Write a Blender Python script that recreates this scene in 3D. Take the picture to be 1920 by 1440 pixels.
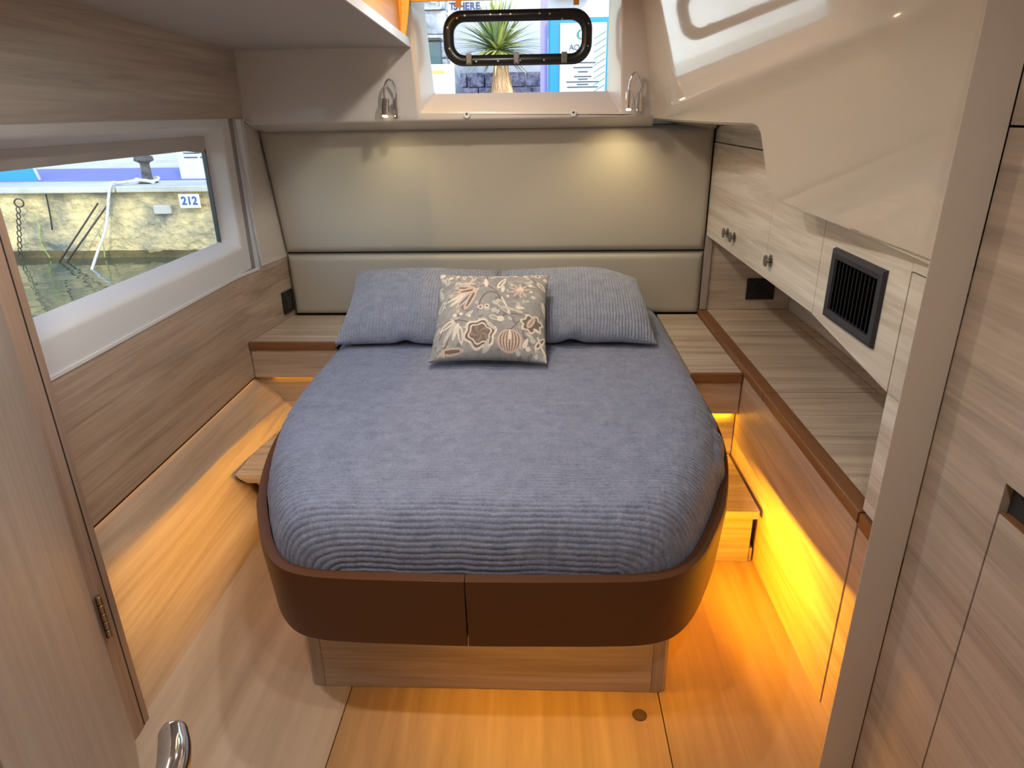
import bpy, bmesh, math, random
import numpy as np
from mathutils import Matrix, Vector
random.seed(4); rng = np.random.default_rng(7)
for o in list(bpy.data.objects): bpy.data.objects.remove(o)
S = bpy.context.scene
COL = S.collection

# ------------------------------------------------------------------ camera
f_px = 1261.63
vy = np.array([1013., 210.]); vz = np.array([1008., 3846.])
def cdir(p):
    v = np.array([p[0]-960, 720-p[1], -f_px]); return v/np.linalg.norm(v)
Yc = cdir(vy); Zc = -cdir(vz); Xc = np.cross(Yc, Zc); Xc /= np.linalg.norm(Xc); Zc = np.cross(Xc, Yc)
cam_d = bpy.data.cameras.new('camera'); cam = bpy.data.objects.new('camera', cam_d); COL.objects.link(cam)
M = Matrix((list(Xc), list(Yc), list(Zc))).to_4x4(); M.translation = (0, 0, 1.62)
cam.matrix_world = M
cam_d.sensor_width = 36; cam_d.lens = 36*f_px/1920; cam_d.clip_start = 0.02; cam_d.clip_end = 200
S.camera = cam

# ------------------------------------------------------------------ world, sun, exposure
W = bpy.data.worlds.new('sky'); S.world = W; W.use_nodes = True
nt = W.node_tree; nt.nodes.clear()
out = nt.nodes.new('ShaderNodeOutputWorld'); bg = nt.nodes.new('ShaderNodeBackground')
sk = nt.nodes.new('ShaderNodeTexSky'); sk.sky_type = 'NISHITA'; sk.sun_disc = False
sk.sun_elevation = math.radians(38); sk.sun_rotation = math.radians(155); sk.air_density = 1.0; sk.dust_density = 0.3
nt.links.new(sk.outputs[0], bg.inputs[0]); nt.links.new(bg.outputs[0], out.inputs[0])
bg.inputs[1].default_value = 0.50
sd = bpy.data.lights.new('sun', 'SUN'); sd.energy = 1.5; sd.angle = 0.01; sd.color = (1.0, .90, .70)
sun = bpy.data.objects.new('sun', sd); COL.objects.link(sun)
SUNV = Vector((.42, -.70, .62))                      # towards the sun
sun.rotation_euler = SUNV.to_track_quat('Z', 'Y').to_euler()
S.view_settings.view_transform = 'Standard'; S.view_settings.look = 'None'
S.view_settings.gamma = 1; S.view_settings.use_curve_mapping = False
S.view_settings.exposure = 0.55

DOWNLIGHT_W = 3.8      # each cabin ceiling downlight
STRIP_RIGHT_W = 5.0
STRIP_LEFT_W = 1.4

# ------------------------------------------------------------------ materials
def mat(name):
    m = bpy.data.materials.new(name); m.use_nodes = True
    n = m.node_tree.nodes; return m, n, m.node_tree.links, n['Principled BSDF']
def simple(name, col, rough=.5, metal=0, coat=0, emit=None, es=0, spec=.5):
    m, n, l, b = mat(name)
    b.inputs['Base Color'].default_value = (*col, 1); b.inputs['Roughness'].default_value = rough
    b.inputs['Metallic'].default_value = metal; b.inputs['Coat Weight'].default_value = coat
    b.inputs['Coat Roughness'].default_value = .03; b.inputs['Specular IOR Level'].default_value = spec
    if emit: b.inputs['Emission Color'].default_value = (*emit, 1); b.inputs['Emission Strength'].default_value = es
    return m
def lin(r, g, b):
    return tuple(((c/255)/12.92 if c/255 <= .04045 else ((c/255+.055)/1.055)**2.4) for c in (r, g, b))
def wood(name, dark, light, axis='y', scale=1.0, rough=.38, fine=.5, rot=0, blotch=False):
    m, n, l, b = mat(name)
    tc = n.new('ShaderNodeTexCoord'); mp = n.new('ShaderNodeMapping'); l.new(tc.outputs['Object'], mp.inputs[0])
    s = [15*scale]*3; s['xyz'.index(axis)] = .75*scale; mp.inputs['Scale'].default_value = s
    mp.inputs['Rotation'].default_value = (rot if axis != 'x' else 0, 0, rot if axis == 'x' else 0)
    n1 = n.new('ShaderNodeTexNoise'); n1.inputs['Scale'].default_value = 1.0; n1.inputs['Detail'].default_value = 9
    n1.inputs['Roughness'].default_value = .62; n1.inputs['Distortion'].default_value = 1.3
    l.new(mp.outputs[0], n1.inputs['Vector'])
    mp2 = n.new('ShaderNodeMapping'); s2 = [95*scale]*3; s2['xyz'.index(axis)] = 3.2*scale
    mp2.inputs['Scale'].default_value = s2; l.new(tc.outputs['Object'], mp2.inputs[0])
    n2 = n.new('ShaderNodeTexNoise'); n2.inputs['Scale'].default_value = 1; n2.inputs['Detail'].default_value = 3
    l.new(mp2.outputs[0], n2.inputs['Vector'])
    mx = n.new('ShaderNodeMix'); mx.data_type = 'FLOAT'; mx.inputs[0].default_value = fine*.5
    l.new(n1.outputs[0], mx.inputs[2]); l.new(n2.outputs[0], mx.inputs[3])
    cr = n.new('ShaderNodeValToRGB'); cr.color_ramp.elements[0].position = .35; cr.color_ramp.elements[0].color = (*dark, 1)
    cr.color_ramp.elements[1].position = .63; cr.color_ramp.elements[1].color = (*light, 1)
    l.new(mx.outputs[0], cr.inputs[0]); l.new(cr.outputs[0], b.inputs['Base Color'])
    bp = n.new('ShaderNodeBump'); bp.inputs['Strength'].default_value = .12; bp.inputs['Distance'].default_value = .002
    l.new(n2.outputs[0], bp.inputs['Height']); l.new(bp.outputs[0], b.inputs['Normal'])
    b.inputs['Roughness'].default_value = rough
    return m
OAK_D, OAK_L = lin(158, 138, 118), lin(204, 188, 168)
oak_y = wood('grey_oak_along', OAK_D, OAK_L, 'y')
oak_x = wood('grey_oak_across', OAK_D, OAK_L, 'x')
oak_z = wood('grey_oak_upright', lin(150, 136, 124), lin(184, 172, 160), 'z', scale=.8)
oak_wall = wood('wall_oak', lin(156, 134, 114), lin(196, 174, 152), 'y')
oak_locker = wood('locker_oak', lin(154, 136, 120), lin(190, 170, 152), 'y', scale=1.1)
oak_pale = wood('pale_oak', lin(182, 168, 150), lin(222, 212, 196), 'y', scale=1.1)
oak_over = wood('overhead_oak', lin(164, 146, 132), lin(200, 184, 170), 'y', scale=.9)
oak_floor_lit = wood('floor_oak_lit_tone', lin(160, 122, 80), lin(196, 158, 112), 'y', scale=.45, fine=.3, rough=.42)  # yellowed floor tone: part of the amber strip light is in the colour
oak_floor_unlit = wood('floor_oak_unlit_tone', lin(176, 154, 132), lin(202, 182, 160), 'y', scale=.45, fine=.3, rough=.42)  # greyer copy for the left panel, coloured as if out of the amber light
brown_edge = wood('brown_edging', lin(112, 72, 42), lin(138, 94, 60), 'y', rough=.4)
brown_edge_x = wood('brown_edging_across', lin(112, 72, 42), lin(138, 94, 60), 'x', rough=.4)
gelcoat = simple('cream_gelcoat', lin(212, 204, 192), .16, coat=.5)
gelcoat_right = simple('glossy_cream_gelcoat', lin(204, 192, 172), .10, coat=1.0)
liner = simple('white_liner', lin(222, 222, 222), .3)
ceil_m = simple('headliner', lin(186, 181, 176), .7)
pillar_m = simple('beige_pillar', lin(216, 204, 192), .45)
dark_gap = simple('dark_gap', (.02, .015, .012), .8)
black_pl = simple('black_plastic', (.012, .012, .014), .38)
vent_m = simple('vent_grey', (.028, .028, .033), .42)
chrome = simple('chrome', (.82, .82, .84), .07, 1)
brass = simple('dark_steel', (.42, .34, .24), .22, 1)
bulb = simple('warm_bulb', (1, .9, .7), .3, emit=(1, .80, .45), es=18)
ledm = simple('amber_led', (1, .5, .1), .4, emit=(1, .42, .04), es=3)
lampdisc = simple('downlight_lens', (1, 1, 1), .3, emit=(1, .86, .68), es=6)
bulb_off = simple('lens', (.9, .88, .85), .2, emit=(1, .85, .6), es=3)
white_p = simple('white_plastic', (.75, .73, .70), .4)

def leather(name, col, col2, rough, sc=260, st=.12):
    m, n, l, b = mat(name)
    tc = n.new('ShaderNodeTexCoord'); v = n.new('ShaderNodeTexVoronoi'); v.inputs['Scale'].default_value = sc
    l.new(tc.outputs['Object'], v.inputs[0]); bp = n.new('ShaderNodeBump'); bp.inputs['Strength'].default_value = st
    bp.inputs['Distance'].default_value = .001; l.new(v.outputs[0], bp.inputs['Height']); l.new(bp.outputs[0], b.inputs['Normal'])
    ns = n.new('ShaderNodeTexNoise'); ns.inputs['Scale'].default_value = 2.2; l.new(tc.outputs['Object'], ns.inputs[0])
    cr = n.new('ShaderNodeValToRGB'); cr.color_ramp.elements[0].color = (*col, 1); cr.color_ramp.elements[1].color = (*col2, 1)
    l.new(ns.outputs[0], cr.inputs[0]); l.new(cr.outputs[0], b.inputs['Base Color']); b.inputs['Roughness'].default_value = rough
    return m
head_m = leather('taupe_leather', lin(170, 162, 146), lin(184, 176, 160), .55)
rim_m = leather('brown_leather', lin(90, 50, 20), lin(96, 56, 26), .5, st=.06)

def cloth(name, c1, c2):
    m, n, l, b = mat(name)
    tc = n.new('ShaderNodeTexCoord')
    a = n.new('ShaderNodeTexNoise'); a.inputs['Scale'].default_value = 170; a.inputs['Detail'].default_value = 3
    l.new(tc.outputs['Object'], a.inputs[0])
    c = n.new('ShaderNodeTexNoise'); c.inputs['Scale'].default_value = 26; c.inputs['Detail'].default_value = 4
    l.new(tc.outputs['Object'], c.inputs[0])
    mx = n.new('ShaderNodeMix'); mx.data_type = 'FLOAT'; mx.inputs[0].default_value = .4
    l.new(a.outputs[0], mx.inputs[2]); l.new(c.outputs[0], mx.inputs[3])
    cr = n.new('ShaderNodeValToRGB'); cr.color_ramp.elements[0].position = .36; cr.color_ramp.elements[1].position = .66
    cr.color_ramp.elements[0].color = (*c1, 1); cr.color_ramp.elements[1].color = (*c2, 1)
    l.new(mx.outputs[0], cr.inputs[0]); l.new(cr.outputs[0], b.inputs['Base Color'])
    bp = n.new('ShaderNodeBump'); bp.inputs['Strength'].default_value = .18; bp.inputs['Distance'].default_value = .0012
    l.new(mx.outputs[0], bp.inputs['Height']); l.new(bp.outputs[0], b.inputs['Normal'])
    b.inputs['Roughness'].default_value = .85; b.inputs['Sheen Weight'].default_value = .25
    return m
muslin = cloth('blue_grey_muslin', lin(104, 110, 132), lin(138, 144, 166))
muslin_p = cloth('grey_blue_muslin', lin(122, 128, 146), lin(156, 162, 176))

def glassmat(name, refl=.08, tint=(1, 1, 1)):
    m = bpy.data.materials.new(name); m.use_nodes = True; n = m.node_tree.nodes; l = m.node_tree.links; n.clear()
    o = n.new('ShaderNodeOutputMaterial'); t = n.new('ShaderNodeBsdfTransparent'); g = n.new('ShaderNodeBsdfGlossy')
    g.inputs['Roughness'].default_value = .01; t.inputs[0].default_value = (*tint, 1)
    lw = n.new('ShaderNodeLayerWeight'); lw.inputs[0].default_value = .5
    pw = n.new('ShaderNodeMath'); pw.operation = 'POWER'; pw.inputs[1].default_value = 5; l.new(lw.outputs['Facing'], pw.inputs[0])
    fr = n.new('ShaderNodeMath'); fr.operation = 'MULTIPLY_ADD'; fr.inputs[1].default_value = .9; fr.inputs[2].default_value = .03; l.new(pw.outputs[0], fr.inputs[0])
    mx = n.new('ShaderNodeMixShader'); l.new(fr.outputs[0], mx.inputs[0]); l.new(t.outputs[0], mx.inputs[1]); l.new(g.outputs[0], mx.inputs[2])
    l.new(mx.outputs[0], o.inputs[0]); return m
glass_m = glassmat('window_glass', tint=(.96, .98, .98))

# ------------------------------------------------------------------ mesh helpers
def finish(name, me, m, parent, label, cat, group, kind, smooth=False):
    if m is not None and not me.materials:
        for mm in (m if isinstance(m, (list, tuple)) else [m]): me.materials.append(mm)
    if smooth:
        me.polygons.foreach_set('use_smooth', [True]*len(me.polygons))
    o = bpy.data.objects.new(name, me); COL.objects.link(o)
    if parent is not None:
        o.parent = parent
        w = Vector((0, 0, 0)); q = parent
        while q is not None: w += q.location; q = q.parent
        o.location = -w
    if label: o['label'] = label
    if cat: o['category'] = cat
    if group: o['group'] = group
    if kind: o['kind'] = kind
    return o
def thing(name, loc, label, cat, group=None, kind=None):
    o = bpy.data.objects.new(name, None); COL.objects.link(o); o.location = loc
    o.empty_display_size = .05
    if label: o['label'] = label
    if cat: o['category'] = cat
    if group: o['group'] = group
    if kind: o['kind'] = kind
    return o
def mesh(name, vs, fs, m, parent=None, label=None, cat=None, group=None, kind=None, smooth=False, bevel=0, seg=2):
    me = bpy.data.meshes.new(name); me.from_pydata([tuple(map(float, v)) for v in vs], [], fs)
    bm = bmesh.new(); bm.from_mesh(me); bmesh.ops.recalc_face_normals(bm, faces=bm.faces)
    if bevel:
        bmesh.ops.bevel(bm, geom=[e for e in bm.edges if len(e.link_faces) == 2 and e.calc_face_angle(0) > .35], offset=bevel, segments=seg, affect='EDGES', profile=.5)
    bm.to_mesh(me); bm.free(); me.update()
    return finish(name, me, m, parent, label, cat, group, kind, smooth)
BOXF = [(0, 1, 2, 3), (4, 7, 6, 5), (0, 4, 5, 1), (1, 5, 6, 2), (2, 6, 7, 3), (3, 7, 4, 0)]
def box(name, lo, hi, m, parent=None, bevel=0, **k):
    (a, b, c), (d, e, f) = lo, hi
    vs = [(a, b, c), (d, b, c), (d, e, c), (a, e, c), (a, b, f), (d, b, f), (d, e, f), (a, e, f)]
    return mesh(name, vs, BOXF, m, parent, bevel=bevel, **k)
def boxes(name, lst, m, parent=None, bevel=0, **k):
    vs, fs = [], []
    for (a, b, c), (d, e, f) in lst:
        n = len(vs); vs += [(a, b, c), (d, b, c), (d, e, c), (a, e, c), (a, b, f), (d, b, f), (d, e, f), (a, e, f)]
        fs += [tuple(i+n for i in q) for q in BOXF]
    return mesh(name, vs, fs, m, parent, bevel=bevel, **k)
def prism(name, poly, axis, lo, hi, m, parent=None, bevel=0, **k):
    """polygon (2D) extruded along axis; the 2D coordinates are the other two axes in order"""
    i = 'xyz'.index(axis); oth = [j for j in range(3) if j != i]; vs = []
    for t in (lo, hi):
        for p in poly:
            v = [0, 0, 0]; v[i] = t; v[oth[0]] = p[0]; v[oth[1]] = p[1]; vs.append(v)
    n = len(poly); fs = [tuple(range(n)), tuple(range(2*n-1, n-1, -1))]
    for j in range(n): fs.append((j, (j+1) % n, n+(j+1) % n, n+j))
    return mesh(name, vs, fs, m, parent, bevel=bevel, **k)
def tube_data(pts, r, n=10, cap=True):
    pts = [Vector(p) for p in pts]; vs, fs = [], []
    rs = r if isinstance(r, (list, tuple)) else [r]*len(pts)
    ref = None
    for i, p in enumerate(pts):
        d = (pts[min(i+1, len(pts)-1)]-pts[max(i-1, 0)]).normalized()
        if ref is None: ref = Vector((0, 0, 1)) if abs(d.z) < .9 else Vector((1, 0, 0))
        a = (ref - d*ref.dot(d)).normalized(); ref = a; b = d.cross(a)
        for j in range(n):
            t = 2*math.pi*j/n; vs.append(p + (a*math.cos(t)+b*math.sin(t))*rs[i])
    for i in range(len(pts)-1):
        for j in range(n): fs.append((i*n+j, i*n+(j+1) % n, (i+1)*n+(j+1) % n, (i+1)*n+j))
    if cap: fs.append(tuple(range(n-1, -1, -1))); fs.append(tuple((len(pts)-1)*n+j for j in range(n)))
    return vs, fs
def tube(name, pts, r, m, parent=None, n=12, **k):
    vs, fs = tube_data(pts, r, n); return mesh(name, vs, fs, m, parent, smooth=k.pop('smooth', True), **k)
def cyl(name, a, b, r, m, parent=None, n=20, bev=0, **k):
    a, b = Vector(a), Vector(b); d = (b-a).normalized()
    if bev: pts = [a, a, a+d*bev, b-d*bev, b, b]; rs = [r*.5, r-bev, r, r, r-bev, r*.5]
    else: pts = [a, b]; rs = [r, r]
    if bev:
        pts = [a, a+d*bev, b-d*bev, b]; rs = [r-bev, r, r, r-bev]
    vs, fs = tube_data(pts, rs, n); return mesh(name, vs, fs, m, parent, smooth=False, **k)
def npmesh(name, V, nu, nv, m, parent=None, closed_u=False, smooth=True, **k):
    me = bpy.data.meshes.new(name)
    i, j = np.meshgrid(np.arange(nu-(0 if closed_u else 1)), np.arange(nv-1), indexing='ij')
    i2 = (i+1) % nu
    F = np.stack([i*nv+j, i2*nv+j, i2*nv+j+1, i*nv+j+1], -1).reshape(-1, 4)
    me.vertices.add(len(V)); me.vertices.foreach_set('co', V.astype(np.float32).ravel())
    me.loops.add(F.size); me.loops.foreach_set('vertex_index', F.astype(np.int32).ravel())
    me.polygons.add(len(F)); me.polygons.foreach_set('loop_start', np.arange(0, F.size, 4, dtype=np.int32))
    me.update(calc_edges=True); me.validate()
    return finish(name, me, m, parent, k.get('label'), k.get('cat'), k.get('group'), k.get('kind'), smooth)
def vnoise(x, y, seed=0):
    """smooth 2-D value noise, numpy"""
    r = np.random.default_rng(seed); T = r.random((64, 64))*2-1
    xi = np.floor(x).astype(int); yi = np.floor(y).astype(int); fx = x-xi; fy = y-yi
    fx = fx*fx*(3-2*fx); fy = fy*fy*(3-2*fy)
    g = lambda a, b: T[a % 64, b % 64]
    return (g(xi, yi)*(1-fx)+g(xi+1, yi)*fx)*(1-fy)+(g(xi, yi+1)*(1-fx)+g(xi+1, yi+1)*fx)*fy
def text(name, body, size, loc, m, parent, rot=(math.pi/2, 0, 0), ext=.002, align='CENTER', bold=0, **k):
    cu = bpy.data.curves.new('tmp', 'FONT'); cu.body = body; cu.size = size; cu.align_x = align; cu.align_y = 'CENTER'
    cu.extrude = ext; cu.offset = bold
    t = bpy.data.objects.new('tmp', cu); COL.objects.link(t)
    bpy.context.view_layer.update()
    me = bpy.data.meshes.new_from_object(t.evaluated_get(bpy.context.evaluated_depsgraph_get()))
    bpy.data.objects.remove(t)
    Mx = Matrix.Translation(loc) @ (Matrix.Rotation(rot[2], 4, 'Z') @ Matrix.Rotation(rot[1], 4, 'Y') @ Matrix.Rotation(rot[0], 4, 'X'))
    me.transform(Mx); me.name = name; me.materials.clear()
    return finish(name, me, m, parent, k.get('label'), k.get('cat'), None, None)
def area(name, loc, direc, sx, sy, power, col, parent=None, shape='RECTANGLE', spread=math.pi):
    L = bpy.data.lights.new(name, 'AREA'); L.shape = shape; L.size = sx; L.size_y = sy; L.energy = power; L.color = col; L.spread = spread
    o = bpy.data.objects.new(name, L); COL.objects.link(o); o.location = loc
    o.rotation_euler = Vector(direc).to_track_quat('-Z', 'Y').to_euler(); return o

# ================================================================== STRUCTURE
# ---- floor: base with three lift-out sole panels
HB = 3.45            # headboard plane
floor = box('floor', (-1.50, -.75, -.06), (1.40, 3.60, -.012), dark_gap, kind='structure', label='wooden cabin floor of wide oak panels')
sp = [box('floor_panel', (-1.48, -.7, -.012), (-.5745, 3.4, 0), oak_floor_unlit, floor, bevel=.0012),
      box('floor_panel', (-.5715, -.7, -.012), (.3535, 3.4, 0), oak_floor_lit, floor, bevel=.0012),
      box('floor_panel', (.3565, -.7, -.012), (.86, 3.4, 0), oak_floor_lit, floor, bevel=.0012)]
lt = cyl('floor_latch', (.289, 1.457, -.002), (.289, 1.457, .0025), .021, simple('bronze_latch', (.16, .09, .05), .35, .6), sp[1], n=28, bev=.001, label='round bronze lift latch')
cyl('latch_ring', (.289, 1.457, .002), (.289, 1.457, .0032), .015, simple('latch_face', (.22, .13, .07), .3, .6), lt and sp[1], n=24)

# ---- roof and outer shell of the boat
ceiling = boxes('ceiling', [((-1.55, -.75, 2.22), (1.42, 3.62, 2.27))], ceil_m, kind='structure', label='grey headliner ceiling')
def ceil_z(y): return 1.895+.04*(3.3-y)
cs = []
y0, y1 = -.7, 3.31
vs = [(-1.5, y0, ceil_z(y0)), (-.58, y0, ceil_z(y0)), (-.58, y1, ceil_z(y1)), (-1.5, y1, ceil_z(y1)),
      (-1.5, y0, 2.23), (-.60, y0, 2.23), (-.60, y1, 2.23), (-1.5, y1, 2.23)]
# lowered panel: thin board with a white lip; above it the amber-lit well
vs2 = [(-1.5, y0, ceil_z(y0)), (-.58, y0, ceil_z(y0)), (-.58, y1, ceil_z(y1)), (-1.5, y1, ceil_z(y1)),
       (-1.5, y0, ceil_z(y0)+.03), (-.58, y0, ceil_z(y0)+.03), (-.58, y1, ceil_z(y1)+.03), (-1.5, y1, ceil_z(y1)+.03)]
mesh('lowered_panel', vs2, BOXF, ceil_m, ceiling, bevel=.004, label='grey lowered headliner panel')
mesh('panel_lip', [(-.581, -.7, ceil_z(-.7)-.002), (-.574, -.7, ceil_z(-.7)-.002), (-.574, 3.31, ceil_z(3.31)-.002), (-.581, 3.31, ceil_z(3.31)-.002), (-.581, -.7, ceil_z(-.7)+.032), (-.574, -.7, ceil_z(-.7)+.032), (-.574, 3.31, ceil_z(3.31)+.032), (-.581, 3.31, ceil_z(3.31)+.032)], BOXF, liner, ceiling, label='white lip of the lowered panel')
mesh('well_side', [(-.622, -.7, ceil_z(-.7)+.032), (-.605, -.7, ceil_z(-.7)+.032), (-.605, 3.29, ceil_z(3.29)+.032), (-.622, 3.29, ceil_z(3.29)+.032), (-.622, -.7, 2.215), (-.605, -.7, 2.215), (-.605, 3.29, 2.215), (-.622, 3.29, 2.215)], BOXF, wood('amber_side', lin(196, 140, 84), lin(222, 170, 108), 'y'), ceiling, label='wooden side of the skylight well')

# ---- left wall
wl = box('wall_left', (-1.56, -.75, -.06), (-1.53, 1.42, 2.25), liner, kind='structure', label='left hull wall with window and oak panels')
boxes('hull_skin', [((-1.56, 1.42, -.06), (-1.53, 3.62, 1.02)), ((-1.56, 1.42, 1.58), (-1.53, 3.62, 2.25)), ((-1.56, 3.34, 1.02), (-1.53, 3.62, 1.58))], liner, wl)
def lx(y, z):
    s = min(max((y-2.97)/.48, 0), 1); return -1.38+s*(.07-.06*min(max((z-.95)/.6, 0), 1))
def wall_strip(name, y0, y1, z0, z1, m, parent, th=.012, off=0.0, ny=9, nz=4, **k):
    ys = np.linspace(y0, y1, ny); zs = np.linspace(z0, z1, nz); vs, fs = [], []
    for t in (0, th):
        for y in ys:
            for z in zs: vs.append((lx(y, z)+off-t, y, z))
    n = ny*nz; I = lambda a, b, c: c*n+a*nz+b
    for a in range(ny-1):
        for b in range(nz-1):
            fs.append((I(a, b, 0), I(a+1, b, 0), I(a+1, b+1, 0), I(a, b+1, 0))); fs.append((I(a, b, 1), I(a, b+1, 1), I(a+1, b+1, 1), I(a+1, b, 1)))
    for a in range(ny-1):
        fs.append((I(a, 0, 0), I(a, 0, 1), I(a+1, 0, 1), I(a+1, 0, 0))); fs.append((I(a, nz-1, 0), I(a+1, nz-1, 0), I(a+1, nz-1, 1), I(a, nz-1, 1)))
    for b in range(nz-1):
        fs.append((I(0, b, 0), I(0, b+1, 0), I(0, b+1, 1), I(0, b, 1))); fs.append((I(ny-1, b, 0), I(ny-1, b, 1), I(ny-1, b+1, 1), I(ny-1, b+1, 0)))
    return mesh(name, vs, fs, m, parent, **k)
wall_strip('lower_panel', 1.405, 3.47, .45, .942, oak_wall, wl, label='oak panel below the left window')
# sloping hull panel, slightly twisted towards the stern
vs, fs = [], []
ys = np.linspace(1.405, 3.02, 14)
for y in ys:
    t = max(0, (y-2.35)/.65); zt = .44; xb = -1.155+.20*t**1.5
    for q in np.linspace(0, 1, 5): vs.append((-1.384*(1-q)+xb*q, y, zt*(1-q)))
for a in range(13):
    for b in range(4): fs.append((a*5+b, (a+1)*5+b, (a+1)*5+b+1, a*5+b+1))
mesh('sloped_panel', vs, fs, wood('slope_oak', lin(172, 146, 122), lin(206, 182, 156), 'y', scale=.8), wl, smooth=True, label='sloping oak hull panel beside the bed')
boxes('hull_backing', [((-1.53, 1.405, -.01), (-1.40, 3.5, .95))], dark_gap, wl)
wall_strip('upper_panel', 1.405, 3.30, 1.612, 2.02, oak_over, wl, off=.004, nz=2, label='grey oak panel above the left window')
# ---- window_1: left window surround
w1 = thing('window_1', (-1.45, 2.3, 1.07), 'long left hull window with white bevelled surround', None, kind='structure')
Y0, Y1, Z0, Z1 = 1.40, 3.075, 1.055, 1.575          # opening on the liner
gy0, gy1, gz0, gz1 = 1.40, 3.03, 1.095, 1.545         # inner edge of bevel
fr = []
X0, X1 = -1.38, -1.45
vs = [(X0, Y0, .945), (X0, 3.145, .945), (X0, 3.145, 1.612), (X0, Y0, 1.612),
      (X0, Y0, Z0), (X0, Y1, Z0), (X0, Y1, Z1), (X0, Y0, Z1),
      (X1, Y0, gz0), (X1, gy1, gz0), (X1, gy1, gz1), (X1, Y0, gz1),
      (-1.40, Y0, .945), (-1.40, 3.145, .945), (-1.40, 3.145, 1.612), (-1.40, Y0, 1.612)]
fs = [(0, 1, 5, 4), (1, 2, 6, 5), (2, 3, 7, 6), (4, 5, 9, 8), (5, 6, 10, 9), (6, 7, 11, 10)]
sur = mesh('window_surround', vs, fs, liner, w1, label='white bevelled window surround')
bm = bmesh.new(); bm.from_mesh(sur.data)
es = [e for e in bm.edges if len(e.link_faces) == 2 and e.calc_face_angle(0) > .3]
bmesh.ops.bevel(bm, geom=es, offset=.012, segments=4, affect='EDGES', profile=.5)
bm.to_mesh(sur.data); bm.free(); sur.data.polygons.foreach_set('use_smooth', [True]*len(sur.data.polygons))
# dark shaped seal: straight at the top, cut corner at the aft end
prism('window_seal', [(1.40, 1.492), (2.86, 1.492), (3.03, 1.475), (3.03, 1.546), (1.40, 1.546)], 'x', -1.462, -1.446, simple('grey_seal', lin(190, 184, 178), .5), w1, label='grey seal band along the top of the glass')
boxes('aft_gasket', [((-1.462, 3.012, 1.093), (-1.444, 3.018, 1.49))], black_pl, w1, label='thin black gasket')
box('glass', (-1.458, 1.40, 1.085), (-1.452, 3.035, 1.50), glass_m, w1)
# pillar strip and liner between window and headboard
box('track_groove', (-1.41, 3.150, .92), (-1.388, 3.21, 1.612), simple('groove', lin(150, 144, 140), .5), wl)
wall_strip('corner_liner', 3.205, 3.47, .944, 1.612, gelcoat, wl, nz=6, ny=7, label='cream liner between window and headboard')
prism('blind_track', [(-1.392, 3.205), (-1.366, 3.212), (-1.358, 3.225), (-1.358, 3.262), (-1.362, 3.275), (-1.385, 3.285)], 'z', .90, 1.61, simple('track_white', lin(214, 214, 220), .25), wl, bevel=.002, label='white upright blind track')
wall_strip('panel_rail', 1.405, 3.16, .936, .947, liner, wl, off=.004, nz=2)

# ---- back wall with moulded window recess
wb = thing('wall_back', (0, 3.6, 0), 'cream moulded back wall above the headboard', None, kind='structure')
def rx(y, z): return .512+.1314*(3.3-y)+.17*(1.6-z)
OUT = [(-.543, 1.628), (.367, 1.612), (.345, 2.17), (-.570, 2.17)]
INN = [(-.497, 1.706), (.309, 1.706), (.305, 2.14), (-.528, 2.14)]
def face_back():
    bm = bmesh.new()
    o = [bm.verts.new((x, 3.3, z)) for x, z in OUT]; i = [bm.verts.new((x, 3.43, z)) for x, z in INN]
    BL = bm.verts.new((-1.372, 3.3, 1.600)); BLc = bm.verts.new((-1.335, 3.3, 1.585)); BR = bm.verts.new((rx(3.3, 1.595), 3.3, 1.595))
    TR = bm.verts.new((rx(3.3, 2.22), 3.3, 2.22)); TL = bm.verts.new((-1.47, 3.3, 2.22)); L1 = bm.verts.new((-1.385, 3.3, 1.66)); L2 = bm.verts.new((-1.41, 3.3, 1.90))
    b1 = bm.verts.new((-1.372, 3.40, 1.560)); b1c = bm.verts.new((-1.325, 3.43, 1.547)); b2 = bm.verts.new((rx(3.3, 1.55)+.01, 3.43, 1.550))
    F = lambda *v: bm.faces.new(v)
    F(BLc, BR, o[1], o[0]); F(BR, TR, o[2], o[1]); F(TR, TL, o[3], o[2]); F(TL, L2, L1, BL, BLc, o[0], o[3])
    for a in range(4): F(o[a], o[(a+1) % 4], i[(a+1) % 4], i[a])
    F(BLc, b1c, b2, BR); F(BL, b1, b1c, BLc)
    bmesh.ops.recalc_face_normals(bm, faces=bm.faces)
    es = [e for e in bm.edges if len(e.link_faces) == 2 and e.calc_face_angle(0) > .2]
    bmesh.ops.bevel(bm, geom=es, offset=.010, segments=4, affect='EDGES', profile=.5)
    me = bpy.data.meshes.new('back_moulding'); bm.to_mesh(me); bm.free(); return me
finish('back_moulding', face_back(), simple('cream_back', lin(216, 208, 198), .28, coat=.2), wb, 'cream moulded recess around the back window', None, None, None, True)
boxes('back_skin', [((-1.55, 3.50, -.06), (1.42, 3.54, 1.60)), ((-1.55, 3.46, 1.56), (-.60, 3.50, 2.25)), ((.40, 3.46, 1.56), (1.42, 3.50, 2.25)), ((-.6, 3.46, 2.15), (.4, 3.50, 2.25)), ((-.6, 3.46, 1.56), (.4, 3.50, 1.68))], liner, wb)
# small trim line along the moulding's left edge
tube('trim_bead', [(-1.3735, 3.292, 1.893), (-1.3725, 3.292, 1.66), (-1.368, 3.293, 1.602), (-1.33, 3.296, 1.585)], .0045, liner, wb, n=6)

w2 = thing('window_2', (-.1, 3.43, 1.70), 'back window with black framed opening port', None, kind='structure')
box('glass', (-.56, 3.431, 1.68), (.33, 3.437, 2.16), glass_m, w2)
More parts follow.
